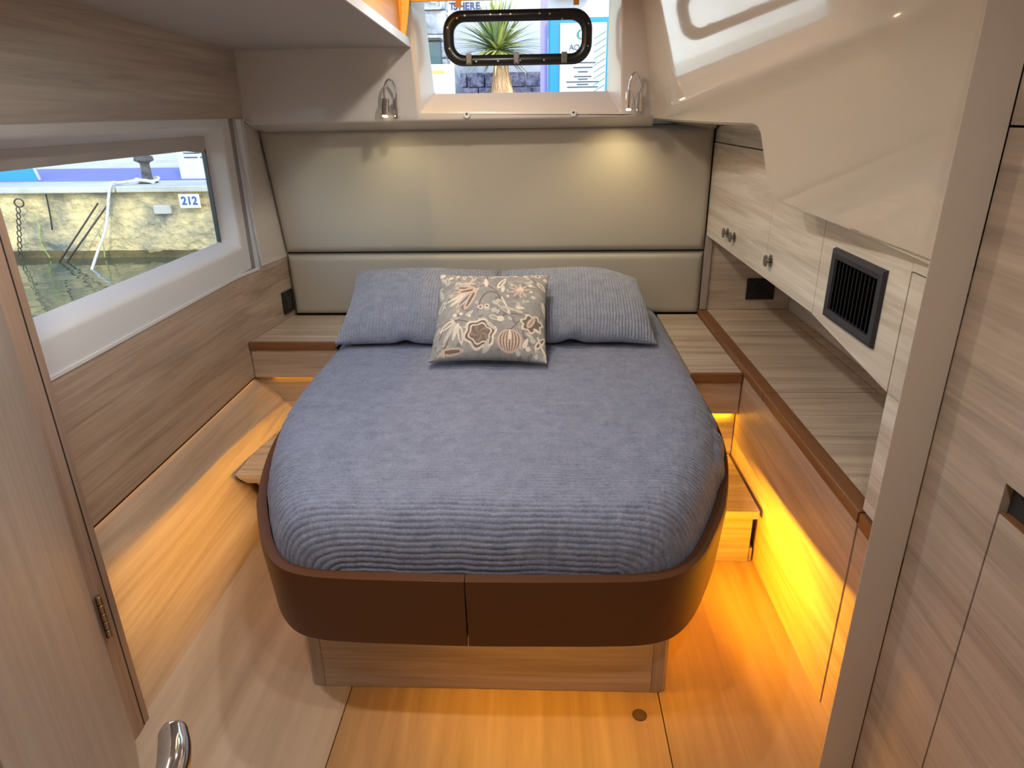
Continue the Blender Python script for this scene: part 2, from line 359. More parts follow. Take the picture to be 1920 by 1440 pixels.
# black opening-port frame: rounded ring
def rrect(cx, cz, hw, hh, r, n=8):
    P = []
    for sx, sz, a0 in ((1, 1, 0), (-1, 1, 90), (-1, -1, 180), (1, -1, 270)):
        for k in range(n+1):
            a = math.radians(a0+90*k/n); P.append((cx+sx*(hw-r)+r*math.cos(a), cz+sz*(hh-r)+r*math.sin(a)))
    return P
def ring(name, outer, inner, y0, y1, m, parent, **k):
    n = len(outer); vs, fs = [], []
    mid = [((a[0]+b[0])/2, (a[1]+b[1])/2) for a, b in zip(outer, inner)]
    prof = [(outer, y1), (outer, y0+.004), (mid, y0), (inner, y0+.006), (inner, y1)]
    for P, y in prof:
        for p in P: vs.append((p[0], y, p[1]))
    for L in range(len(prof)):
        L2 = (L+1) % len(prof)
        for j in range(n): fs.append((L*n+j, L*n+(j+1) % n, L2*n+(j+1) % n, L2*n+j))
    return mesh(name, vs, fs, m, parent, smooth=True, **k)
pcx, pcz = -.1035, 1.9335
pf = ring('port_frame', rrect(pcx, pcz, .336, .113, .085), rrect(pcx, pcz, .290, .068, .050), 3.400, 3.430, simple('port_black', (.010, .010, .011), .3), w2, label='black rounded port frame')
scr = simple('screw_grey', (.45, .43, .40), .35, .8)
for sx, sz in [(-.27, .082), (-.235, .092), (-.12, .094), (-.075, .094), (-.03, .094), (.10, .094), (.145, .092), (.20, .07), (-.315, .045), (-.31, -.04), (.318, .05), (.318, -.04), (-.19, -.094), (-.09, -.094), (.01, -.094), (.12, -.094)]:
    x = pcx+sx+.05*0; z = pcz+sz
    cyl('screw', (x, 3.3985, z), (x, 3.404, z), .0042, scr, pf, n=8)
for sx in (-.222, -.005, .212):
    boxes('hinge_clip', [((pcx+sx-.013, 3.388, pcz-.108), (pcx+sx+.013, 3.398, pcz-.062)), ((pcx+sx-.010, 3.384, pcz-.104), (pcx+sx+.010, 3.390, pcz-.085))], simple('clip_grey', (.30, .28, .25), .3, .7), w2, bevel=.002, label='small grey steel clip')

# ---- curtain and blind around the window top
amber = simple('amber_cloth', lin(214, 150, 62), .8)
m_, n_, l_, b_ = mat('amber_curtain'); b_.inputs['Base Color'].default_value = (*lin(236, 190, 110), 1); b_.inputs['Roughness'].default_value = .8
b_.inputs['Transmission Weight'].default_value = 0
NU, NV = 60, 14; V = []
for i in range(NU):
    u = i/(NU-1)
    for j in range(NV):
        v = j/(NV-1); pin = 1-.35*(1-v)**2
        V.append((-.700+.145*u*pin+.02*(1-v), 3.262-.02*u+.010*math.sin(u*22)*(.4+.6*v), 1.925+.28*v+.012*math.sin(u*6)*(1-v)))
npmesh('side_curtain', np.array(V), NU, NV, m_, None, label='amber cloth curtain bunched at the left of the back window', cat='curtain')
bl = thing('roller_blind', (-.1, 3.27, 2.05), 'rolled amber blind across the top of the back window', 'blind')
tube('roll', [(-.60, 3.275, 2.098), (.40, 3.275, 2.098)], .026, m_, bl, n=20)
boxes('hem_bar', [((-.60, 3.268, 2.066), (.02, 3.280, 2.078))], m_, bl, bevel=.002)
for x in (-.35, .152):
    boxes('pull_tab', [((x-.012, 3.262, 2.040), (x+.012, 3.266, 2.085))], amber, bl, bevel=.001)

# ---- right wall: leaning glossy moulding
wr = thing('wall_right', (1.4, 1.5, 0), 'right cabin wall', None, kind='structure')
box('hull_skin', (1.38, -.75, -.06), (1.41, 3.6, 2.25), liner, wr)
low = [(3.312, 1.587), (2.60, 1.579), (2.26, 1.579), (2.215, 1.572), (2.195, 1.55), (2.183, 1.50), (2.172, 1.45), (2.158, 1.405), (2.135, 1.378), (2.10, 1.365), (1.95, 1.358), (1.70, 1.343), (1.30, 1.322)]
vs, fs = [], []
NZ = 8
for (y, z0) in low:
    for j in range(NZ):
        z = z0+(2.22-z0)*j/(NZ-1)
        # soft horizontal crease: the lower part rolls very slightly
        vs.append((rx(y, z), y, z))
for a in range(len(low)-1):
    for b in range(NZ-1): fs.append((a*NZ+b, (a+1)*NZ+b, (a+1)*NZ+b+1, a*NZ+b+1))
n0 = len(vs)
for k_, (y, z0) in enumerate(low):      # rolled lower lip
    t = 1 if k_ > 4 else 0
    vs.append((rx(y, z0)+.012, y, z0-.008)); 
for a in range(len(low)-1): fs.append((a*NZ, n0+a, n0+a+1, (a+1)*NZ))
n1 = len(vs)
for k_, (y, z0) in enumerate(low):      # soffit back to the cabinet face
    if k_ < 3: vs.append((.832, y+.12*(k_ == 0), 1.527))
    else: vs.append((.832, y+.006, max(z0-.02, 1.30)))
for a in range(len(low)-1): fs.append((n0+a, n1+a, n1+a+1, n0+a+1))
mesh('side_moulding', vs, fs, gelcoat_right, wr, smooth=False, label='glossy cream moulding that leans into the cabin')
boxes('moulding_back', [((.86, 1.3, 1.53), (.90, 3.46, 2.25))], liner, wr)

# ================================================================== HEADBOARD
hb = thing('headboard', (-.24, 3.45, .64), 'wide taupe leather headboard of two padded panels behind the bed', 'headboard')
def cushion_panel(name, corners, thick, m, parent, **k):
    """padded quad in the x-z plane, front at y=HB-?; corners BL BR TR TL"""
    NUU, NVV = 60, 26; V = []
    BL, BR, TR, TL = [np.array(c) for c in corners]
    for i in range(NUU):
        u = .5-.5*math.cos(math.pi*i/(NUU-1))
        for j in range(NVV):
            v = .5-.5*math.cos(math.pi*j/(NVV-1))
            p = (BL*(1-u)+BR*u)*(1-v)+(TL*(1-u)+TR*u)*v
            L = np.linalg.norm(BR-BL); Hh = np.linalg.norm(TL-BL)
            d = min(u*L, (1-u)*L, v*Hh, (1-v)*Hh); r = .028
            g = math.sqrt(max(0, 1-(1-min(d/r, 1))**2))
            V.append((p[0], HB+.012-thick*g, p[1]))
    return npmesh(name, np.array(V), NUU, NVV, m, parent, **k)
cushion_panel('headboard_panel', [(-1.312, .962), (.8285, .962), (.8285, 1.556), (-1.368, 1.560)], .045, head_m, hb)
cushion_panel('headboard_panel', [(-1.306, .634), (.8285, .634), (.8285, .955), (-1.311, .955)], .045, head_m, hb)
box('backing_board', (-1.40, 3.462, .55), (.84, 3.49, 1.60), dark_gap, hb)

# ================================================================== NIGHTSTANDS
ns1 = thing('bedside_shelf', (-1.15, 3.2, 0), 'oak bedside shelf left of the bed, brown front edge', 'bedside shelf')
prism('top', [(-1.372, 2.985), (-.962, 2.985), (-.962, 3.43), (-1.314, 3.43)], 'z', .600, .630, oak_x, ns1, bevel=.0015)
box('front_edge', (-1.374, 2.965, .592), (-.962, 2.984, .632), brown_edge_x, ns1, bevel=.004, label='dark brown front edge')
box('fascia', (-1.372, 2.975, .452), (-.962, 2.992, .591), oak_x, ns1, bevel=.001)
box('base_panel', (-1.39, 3.012, 0), (-.70, 3.03, .46), oak_x, ns1)
ns2 = thing('bedside_shelf', (.72, 3.0, 0), 'oak bedside shelf right of the bed, against the side bench', 'bedside shelf')
box('top', (.612, 2.578, .600), (.818, 3.43, .630), oak_x, ns2, bevel=.0015)
box('front_edge', (.612, 2.560, .592), (.818, 2.577, .632), brown_edge_x, ns2, bevel=.004, label='dark brown front edge')
box('fascia', (.612, 2.572, .449), (.818, 2.588, .591), oak_x, ns2, bevel=.001)
box('base_panel', (.40, 2.606, 0), (.818, 2.624, .590), oak_x, ns2)

# ================================================================== STEPS
st1 = thing('step', (-1.0, 2.7, 0), 'pale oak step left of the bed, wedged against the sloping panel', 'step')
prism('tread', [(-1.262, .245), (-.70, .245), (-.70, .205), (-1.215, .205), (-1.248, .225)], 'y', 2.395, 3.008, oak_x, st1, bevel=.003)
prism('riser', [(-1.20, .204), (-.70, .204), (-.70, 0.0), (-1.10, 0.0)], 'y', 2.43, 2.45, oak_x, st1)
st2 = thing('step', (.60, 2.4, 0), 'oak step right of the bed glowing in amber light', 'step')
box('tread', (.385, 2.150, .212), (.810, 2.603, .247), oak_x, st2, bevel=.003)
box('riser', (.385, 2.185, .001), (.800, 2.205, .211), oak_x, st2)
box('foot_block', (.803, 2.19, .001), (.814, 2.21, .06), oak_x, st2)

# ================================================================== SIDE BENCH
bn = thing('side_bench', (1.05, 2.5, 0), 'long oak side bench along the right wall, with brown edging and two lids', 'bench')
box('face_panel', (.822, 1.518, 0), (.838, 3.46, .618), wood('bench_face', lin(158, 132, 110), lin(196, 168, 144), 'y', scale=.8), bn, bevel=.001)
boxes('carcase', [((.84, 1.53, .02), (1.30, 3.46, .635))], dark_gap, bn)
for a, b in ((1.518, 2.311), (2.314, 3.455)):
    prism('brown_edging', [(.820, .620), (.868, .620), (.868, .6545), (.823, .6545), (.820, .651)], 'y', a, b, brown_edge, bn, bevel=.0015)
for a, b in ((1.518, 2.313), (2.319, 3.166)):
    box('lid', (.869, a, .640), (1.232, b, .654), oak_x, bn, bevel=.001)
boxes('top_border', [((1.238, 1.518, .640), (1.30, 3.46, .654)), ((.869, 3.172, .640), (1.238, 3.46, .654))], oak_x, bn, bevel=.001)
# nook panels around the bench
nk = thing('nook_lining', (1.1, 3.46, .66), 'oak lining of the recess above the bench', 'panel')
box('end_panel', (.866, 3.435, .656), (1.30, 3.45, 1.035), oak_x, nk)
box('back_panel', (1.285, 1.53, .656), (1.30, 3.43, .985), oak_pale, nk)
box('corner_post', (.828, 3.425, .656), (.864, 3.45, 1.035), oak_z, nk, bevel=.002)

# ================================================================== WALL CABINETS
def handle(p, y, z):
    vs, fs = tube_data([(.8295, y, z), (.8265, y, z), (.8262, y, z), (.8125, y, z), (.8122, y, z), (.808, y, z)], [.021, .021, .008, .008, .021, .020], 24)
    k = mesh('handle', vs, fs, simple('knob_steel', (.30, .28, .25), .25, .9), p, smooth=False, label='round steel knob')
    return k
labels = ['pale oak wall cabinet nearest the headboard, lit by the reading lamp', 'pale oak wall cabinet, second from the headboard', 'pale oak wall cabinet between the second cabinet and the black vent']
for i, (a, b, ky) in enumerate([(2.993, 3.440, [3.045]), (2.503, 2.990, [2.935]), (2.023, 2.500, [2.445])]):
    c = thing('wall_cabinet', (1.05, (a+b)/2, 1.04), labels[i], 'cabinet')
    box('door', (.830, a, 1.038), (.848, b, 1.474), oak_pale, c, bevel=.0012)
    box('body', (.849, a-.001, 1.042), (1.30, b+.001, 1.474), oak_pale, c)
    for y in ky:
        dr = [o for o in c.children if o.name.startswith('door')][0]; handle(dr, y, 1.112)
header = box('trim_1', (.834, 2.0, 1.478), (.85, 3.45, 1.530), oak_pale, kind='structure', label='pale oak strip above the wall cabinets')
gp = thing('vent_panel', (.84, 1.77, 1.0), 'pale oak panel that carries the black air vent', 'panel')
prism('main_board', [(1.523, .985), (2.020, 1.036), (2.020, 1.474), (1.523, 1.474)], 'x', .830, .848, oak_pale, gp, bevel=.001)
prism('side_board', [(1.290, 1.2785), (1.5225, 1.2785), (1.5225, 1.474), (1.290, 1.474)], 'x', .830, .848, oak_pale, gp, bevel=.001)
prism('body', [(1.53, .99), (2.0, 1.04), (2.0, 1.46), (1.53, 1.46)], 'x', .849, 1.30, oak_pale, gp)
tp = thing('tall_locker', (.84, 1.4, 0), 'tall pale oak locker beside the cream pillar, brown band across', 'locker')
box('upper_door', (.830, 1.290, .985), (.848, 1.5185, 1.2755), oak_pale, tp, bevel=.001)
box('mid_panel', (.830, 1.290, .661), (.848, 1.5185, .9835), oak_pale, tp, bevel=.001)
box('brown_band', (.823, 1.290, .612), (.848, 1.5125, .652), brown_edge, tp, bevel=.001)
box('lower_panel', (.824, 1.290, .001), (.845, 1.5125, .610), wood('bench_face_b', lin(158, 132, 110), lin(196, 168, 144), 'y', scale=.8), tp, bevel=.001)
box('body', (.849, 1.295, .001), (1.30, 1.5165, 1.46), oak_y, tp)

# ---- air vent
av = thing('air_vent', (.825, 1.78, 1.1), 'black slatted air vent in the pale oak panel', 'vent')
vy0, vy1, vz0, vz1 = 1.618, 1.925, 1.060, 1.258
V = []; fr = .030
vs, fs = [], []
for (x, i) in ((.829, 0), (.819, .004), (.817, .012), (.820, fr-.003), (.829, fr)):
    vs += [(x, vy0+i, vz0+i), (x, vy1-i, vz0+i), (x, vy1-i, vz1-i), (x, vy0+i, vz1-i)]
for L in range(4):
    for j in range(4): fs.append((L*4+j, L*4+(j+1) % 4, (L+1)*4+(j+1) % 4, (L+1)*4+j))
mesh('frame', vs, fs, vent_m, av, bevel=0)
box('dark_back', (.8285, vy0+.02, vz0+.02), (.8296, vy1-.02, vz1-.02), simple('vent_dark', (.003, .003, .004), .7), av)
for k in range(11):
    y = vy0+fr+.012+k*.0222
    vs = [(.8285, y+.006, vz0+fr), (.8285, y+.009, vz0+fr), (.819, y+.0015, vz0+fr), (.819, y-.0015, vz0+fr)]
    vs += [(a, b, vz1-fr) for a, b, c in vs]
    mesh('slat', vs, [(0, 1, 2, 3), (4, 7, 6, 5), (0, 4, 5, 1), (1, 5, 6, 2), (2, 6, 7, 3), (3, 7, 4, 0)], black_pl, av)

# ---- sockets
so = thing('socket', (1.12, 3.434, .76), 'black power socket in the recess above the side bench', 'socket')
box('plate', (1.058, 3.424, .708), (1.20, 3.4345, .818), black_pl, so, bevel=.003)
cyl('outlet', (1.13, 3.4235, .763), (1.13, 3.4205, .763), .030, simple('outlet_black', (.006, .006, .007), .5), so, n=24)
so2 = thing('socket', (-1.335, 3.37, .70), 'black power socket on the left oak wall beside the headboard', 'socket')
def lw(y, z, d): return (lx(y, z)+d, y, z)
vs = [lw(y, z, d) for d in (.001, .010) for y, z in ((3.325, .665), (3.425, .665), (3.425, .778), (3.325, .778))]
mesh('plate', vs, BOXF, black_pl, so2, bevel=.002)
vs = [lw(y, z, d) for d in (.009, .0125) for y, z in ((3.350, .690), (3.400, .690), (3.400, .752), (3.350, .752))]
mesh('switch', vs, BOXF, simple('switch_black', (.02, .02, .022), .3), so2, bevel=.002)

# ================================================================== BED
CX = -.157
def hw_out(y): return .83-.277*max(0, 2.4-y)**2
def outline(inset=0.0, yback=3.43, ysplit=None):
    """half outline (right side), from the back to the front centre, as (dx, y)"""
    P = [(hw_out(y), y) for y in np.linspace(yback, 1.80, 30)]
    K = [(hw_out(1.80), 1.80), (.713, 1.745), (.658, 1.622), (.596, 1.505), (.528, 1.430), (.447, 1.397), (.34, 1.387), (.20, 1.383), (0, 1.380)]
    K = [np.array(k) for k in K]; KK = [np.array([hw_out(1.86), 1.86])]+K+[np.array([-.2, 1.383])]
    for i in range(1, len(KK)-2):
        for t in np.linspace(0, 1, 6, endpoint=False) if i > 1 else np.linspace(0, 1, 6, endpoint=False)[1:]:
            a, b, c, d = KK[i-1:i+3]; P.append(tuple(.5*((2*b)+(c-a)*t+(2*a-5*b+4*c-d)*t*t+(3*b-a-3*c+d)*t**3)))
    P.append((0, 1.380))
    P = np.array(P)
    if inset:
        T = np.gradient(P, axis=0); T /= np.linalg.norm(T, axis=1)[:, None]
        N = np.stack([T[:, 1], -T[:, 0]], 1)      # travelling forward (-y) on the right side: inward is -x
        P = P+N*inset; P[-1, 0] = 0
    return P
bed = thing('bed', (CX, 2.4, 0), 'large island bed with brown leather surround on an oak plinth', 'bed')
def rim_half(s):
    O = outline(0, 2.56 if s > 0 else 2.96); I = outline(.032, 2.56 if s > 0 else 2.96); Ob = outline(.018, 2.56 if s > 0 else 2.96)
    off = -.030 - 0.0
    rings = []
    prof = [(I, .34, 0), (Ob, .300, 0), (Ob, .306, -.004), (O, .500, 0), (O, .516, .002), (O, .523, .006), (I, .523, 0), (I, .40, 0)]
    n = len(O); vs, fs = [], []
    for P, z, ins in prof:
        Q = P.copy()
        Q[:, 0] = np.maximum(Q[:, 0]-ins*.7, 0)
        # end the half at the seam
        Q[:, 0] = np.maximum(Q[:, 0], .0012 if s > 0 else .0012)
        shift = -.033 if s > 0 else -.033
        for k, (dx, y) in enumerate(Q):
            x = CX+s*dx
            w = max(0, min(1, (.36-dx)/.36))
            vs.append((x+shift*w, y, z))
    m = len(prof)
    for L in range(m):
        L2 = (L+1) % m
        for j in range(n-1): fs.append((L*n+j, L*n+j+1, L2*n+j+1, L2*n+j))
    fs.append(tuple(L*n+n-1 for L in range(m))); fs.append(tuple(L*n for L in range(m))[::-1])
    o = mesh('surround_panel', vs, fs, rim_m, bed, smooth=True)
    bm = bmesh.new(); bm.from_mesh(o.data)
    for e in bm.edges:
        if len(e.link_faces) == 2 and e.calc_face_angle(0) > .7: e.smooth = False
    bm.to_mesh(o.data); bm.free()
    return o
rim_half(1); rim_half(-1)
# platform under the mattress
Q = outline(.034, 2.54); poly = [(CX+dx, y) for dx, y in Q]+[(CX-dx, y) for dx, y in Q[::-1][1:]]
poly = [(CX+.0-(-1)*0+dx, y) for dx, y in []] or poly
prism('platform', poly, 'z', .318, .338, oak_x, bed)
# plinth with rounded posts at its corners
box('plinth_front', (-.652, 1.5405, .001), (.332, 1.556, .317), oak_x, bed, bevel=.0008)
for x0, x1, lab in ((-.702, -.653, 'a'), (.333, .382, 'b')):
    xo = x0 if lab == 'a' else x1; xi = x1 if lab == 'a' else x0
    sgn = -1 if lab == 'a' else 1
    P = [(xi, 1.540), (xo-sgn*.030, 1.540), (xo-sgn*.015, 1.544), (xo-sgn*.0045, 1.555), (xo, 1.570), (xo, 1.60), (xi, 1.60)]
    prism('corner_post', P, 'z', .001, .317, oak_z, bed)
for x0, x1 in ((-.702, -.684), (.364, .382)):
    box('plinth_side', (x0, 1.601, .001), (x1, 2.9, .317), oak_y, bed)
Qm = outline(.15, 3.40)
polym = [(CX+dx, y) for dx, y in Qm]+[(CX-dx, y) for dx, y in Qm[::-1][1:]]
prism('mattress', polym, 'z', .339, .585, white_p, bed)
# ---- coverlet: ribbed muslin over the mattress
def coverlet():
    Qi = outline(.036, 3.43); yf = Qi[Qi[:, 0] < .36, 1].max(); Qi[Qi[:, 0] < .36, 1] = yf
    y0 = yf; ztop = .672; zb = .497; r = .13; pw = 2.3; h = ztop-zb
    # front profile, dense
    d = np.concatenate([np.linspace(0, 1, 4000)**3*r, np.linspace(r, 3.425-y0, 3000)[1:]])
    g = (1-(1-np.minimum(d/r, 1))**pw)**(1/pw); z = zb+h*g
    s = np.concatenate([[0], np.cumsum(np.hypot(np.diff(d), np.diff(z)))])
    NR = 760; sr = np.linspace(0, s[-1], NR); dr = np.interp(sr, s, d); yr = y0+dr
    NCOL = 300; u = np.linspace(-1, 1, NCOL); uu = np.sign(u)*(1-(1-np.abs(u))**1.7)     # denser at the edges
    yy_s = Qi[::-1, 1]; xx_s = Qi[::-1, 0]                       # from the front centre to the back
    k0 = np.argmax(yy_s > yf+1e-6)-1; yy_s = yy_s[k0:]; xx_s = xx_s[k0:]
    yy_m = np.maximum.accumulate(yy_s)+np.arange(len(yy_s))*1e-7
    hwr = np.interp(yr, yy_m, xx_s); 
    U, Rr = np.meshgrid(uu, np.arange(NR), indexing='ij')
    Y = yr[Rr]; HW = hwr[Rr]; Sx = sr[Rr]
    X = CX+U*HW
    # exact distance to the footprint outline
    AX = np.abs(X-CX).ravel(); AY = Y.ravel(); dd = np.full(AX.shape, 9.)
    for k in range(len(Qi)-1):
        a = Qi[k]; bb = Qi[k+1]; e = bb-a; L2 = max(e@e, 1e-12)
        t = np.clip(((AX-a[0])*e[0]+(AY-a[1])*e[1])/L2, 0, 1)
        dd = np.minimum(dd, np.hypot(AX-a[0]-t*e[0], AY-a[1]-t*e[1]))
    dd = dd.reshape(X.shape)
    def prof(D, rr): return (1-(1-np.minimum(D/rr, 1))**pw)**(1/pw)
    Z = zb+h*prof(dd, r)
    # soft unevenness
    Z = Z+.006*vnoise(X*2.3+3, Y*2.1, 3)*np.clip(dd/.15, 0, 1)+.003*vnoise(X*7, Y*6, 4)*np.clip(dd/.1, 0, 1)
    # near the head the cover drops a little to the shelf
    # right-hand side: untucked hem that spills on the lip
    hem = np.clip((U-.97)/.03, 0, 1)*np.clip((Y-1.75)/.2, 0, 1)*np.clip((2.35-Y)/.2, 0, 1)
    Z = Z+hem*(.02+.012*np.sin(Y*52)+.008*np.sin(Y*23))
    X = X+hem*(.018+.008*np.sin(Y*37))
    P = np.stack([X, Y, Z], -1)
    gu = np.gradient(P, axis=0); gv = np.gradient(P, axis=1); N = np.cross(gu, gv); N /= np.linalg.norm(N, axis=2)[..., None]+1e-9
    N *= np.sign(N[..., 2:3]+1e-9)
    lat = (X-CX)
    ph = Sx+.012*vnoise(X*2.6+9, Y*3, 5)+.004*vnoise(X*9, Y*7, 6)+.0012*vnoise(X*30, Y*20, 8)
    sp = .0155
    tri = np.abs(np.mod(ph/sp, 1)-.5)*2; rib = np.sqrt(np.clip(1-tri**2, 0, 1))-.75
    frontw = np.clip(1.15-(Sx-.05)/.9, .34, 1.0)
    amp = .0070*frontw*(.75+.35*vnoise(X*9, Y*30, 9))
    cr = .0011*vnoise(X*110, Y*70, 10)+.0014*vnoise(X*50+5, Y*55, 11)+.0010*vnoise(X*150, Y*22, 12)
    fold = .0045*np.exp(-((Y-2.14-.015*np.sin(X*4))/.012)**2)+.003*np.exp(-((Y-1.92-.012*np.sin(X*3+1))/.012)**2)
    P = P+N*(rib*amp+cr*1.0+fold*np.clip(dd/.1, 0, 1))[..., None]
    return P.reshape(-1, 3), NCOL, NR
P, a_, b_n = coverlet()
npmesh('coverlet', P, a_, b_n, muslin, None, label='blue grey crinkled muslin coverlet spread over the bed', cat='coverlet')

# ---- pillows
def pillow(name, a, b, T, origin, ex, ey, m, ribs, seed, label, notch=None, cat='pillow', group=None, colors=None, NU=260, NV=110, droop=None):
    ex = Vector(ex).normalized(); ey = Vector(ey).normalized(); ez = ex.cross(ey).normalized(); ey = ez.cross(ex)
    u = np.linspace(-1, 1, NU); v = np.linspace(-1, 1, NV)
    u = np.sign(u)*(1-(1-np.abs(u))**1.35); v = np.sign(v)*(1-(1-np.abs(v))**1.35)
    U, Vv = np.meshgrid(u, v, indexing='ij')
    A = a*U*(1-.050*(1-Vv**2)); B = b*Vv*(1-.075*(1-U**2))
    th = T*np.power(np.clip((1-np.abs(U)**2.2)*(1-np.abs(Vv)**2.2), 0, 1), .55)
    th = th*(1+.10*vnoise(U*2.2+seed, Vv*1.8, seed))
    rib = 0
    if ribs:
        sp = .0135; ph = A+.008*vnoise(A*9+seed, B*7, seed+1)+.003*vnoise(A*30, B*25, seed+2)
        tri = np.abs(np.mod(ph/sp, 1)-.5)*2; rib = (np.sqrt(np.clip(1-tri**2, 0, 1))-.75)*.0085
        rib = rib+.0010*vnoise(A*70, B*150, seed+4)+.0022*vnoise(A*12, B*5, seed+5)
    edge = np.zeros_like(U)
    if notch is not None:
        for (un, w, hgt) in notch: edge += hgt*np.exp(-((U-un)/w)**2)*np.clip((-Vv-.35)/.65, 0, 1)**2
    top = .5*th*1.25+rib+edge; bot = -.5*th*.75+edge
    def W(h):
        P = np.stack([A, B, h], -1).reshape(-1, 3)
        O = np.array([list(ex), list(ey), list(ez)])
        Q = P@O+np.array(origin)
        if droop is not None: Q = droop(Q, U.reshape(-1), Vv.reshape(-1))
        return Q
    Vt = W(top+.004); Vb = W(bot-.004)
    me = bpy.data.meshes.new(name); n = NU*NV
    i, j = np.meshgrid(np.arange(NU-1), np.arange(NV-1), indexing='ij')
    F1 = np.stack([i*NV+j, (i+1)*NV+j, (i+1)*NV+j+1, i*NV+j+1], -1).reshape(-1, 4)
    F2 = F1[:, ::-1]+n
    bd = [(k, 0) for k in range(NU)]+[(NU-1, k) for k in range(1, NV)]+[(k, NV-1) for k in range(NU-2, -1, -1)]+[(0, k) for k in range(NV-2, 0, -1)]
    bi = np.array([p*NV+q for p, q in bd]); bj = np.roll(bi, -1)
    F3 = np.stack([bi+n, bj+n, bj, bi], -1)
    F = np.concatenate([F1, F2, F3]); V = np.concatenate([Vt, Vb])
    me.vertices.add(len(V)); me.vertices.foreach_set('co', V.astype(np.float32).ravel())
    me.loops.add(F.size); me.loops.foreach_set('vertex_index', F.astype(np.int32).ravel())
    me.polygons.add(len(F)); me.polygons.foreach_set('loop_start', np.arange(0, F.size, 4, dtype=np.int32))
    me.update(calc_edges=True); me.validate()
    if colors is not None:
        C = colors((A/a+1)/2, (B/b+1)/2).reshape(-1, 3)
        C = np.concatenate([C, C]); C = np.concatenate([C, np.ones((len(C), 1))], 1)
        at = me.color_attributes.new('pattern', 'FLOAT_COLOR', 'POINT'); at.data.foreach_set('color', C.astype(np.float32).ravel())
    return finish(name, me, m, None, label, cat, group, None, True)
tilt = Vector((0, .92, .40))
pillow('pillow', .345, .262, .178, (-.548, 2.990, .800), (1, .00, .0), (.05, .915, .40), muslin_p, True, 11,
       'blue grey ribbed pillow on the left half of the bed', notch=[(-.12, .10, .022), (.35, .25, -.008)], NU=620, NV=100)
pillow('pillow', .345, .262, .178, (.152, 2.990, .800), (1, -.00, -.0), (-.06, .915, .40), muslin_p, True, 23,
       'blue grey ribbed pillow on the right half of the bed', notch=[(-.05, .12, .028), (.5, .3, .010)],
       NU=620, NV=100, droop=lambda Q, U, V: Q-np.stack([0.03*np.clip(U, 0, 1)**2*np.clip(V, 0, 1), 0*U, .050*np.clip(U*1.05-.1, 0, 1)**2*np.clip(V+.2, 0, 1)], 1))

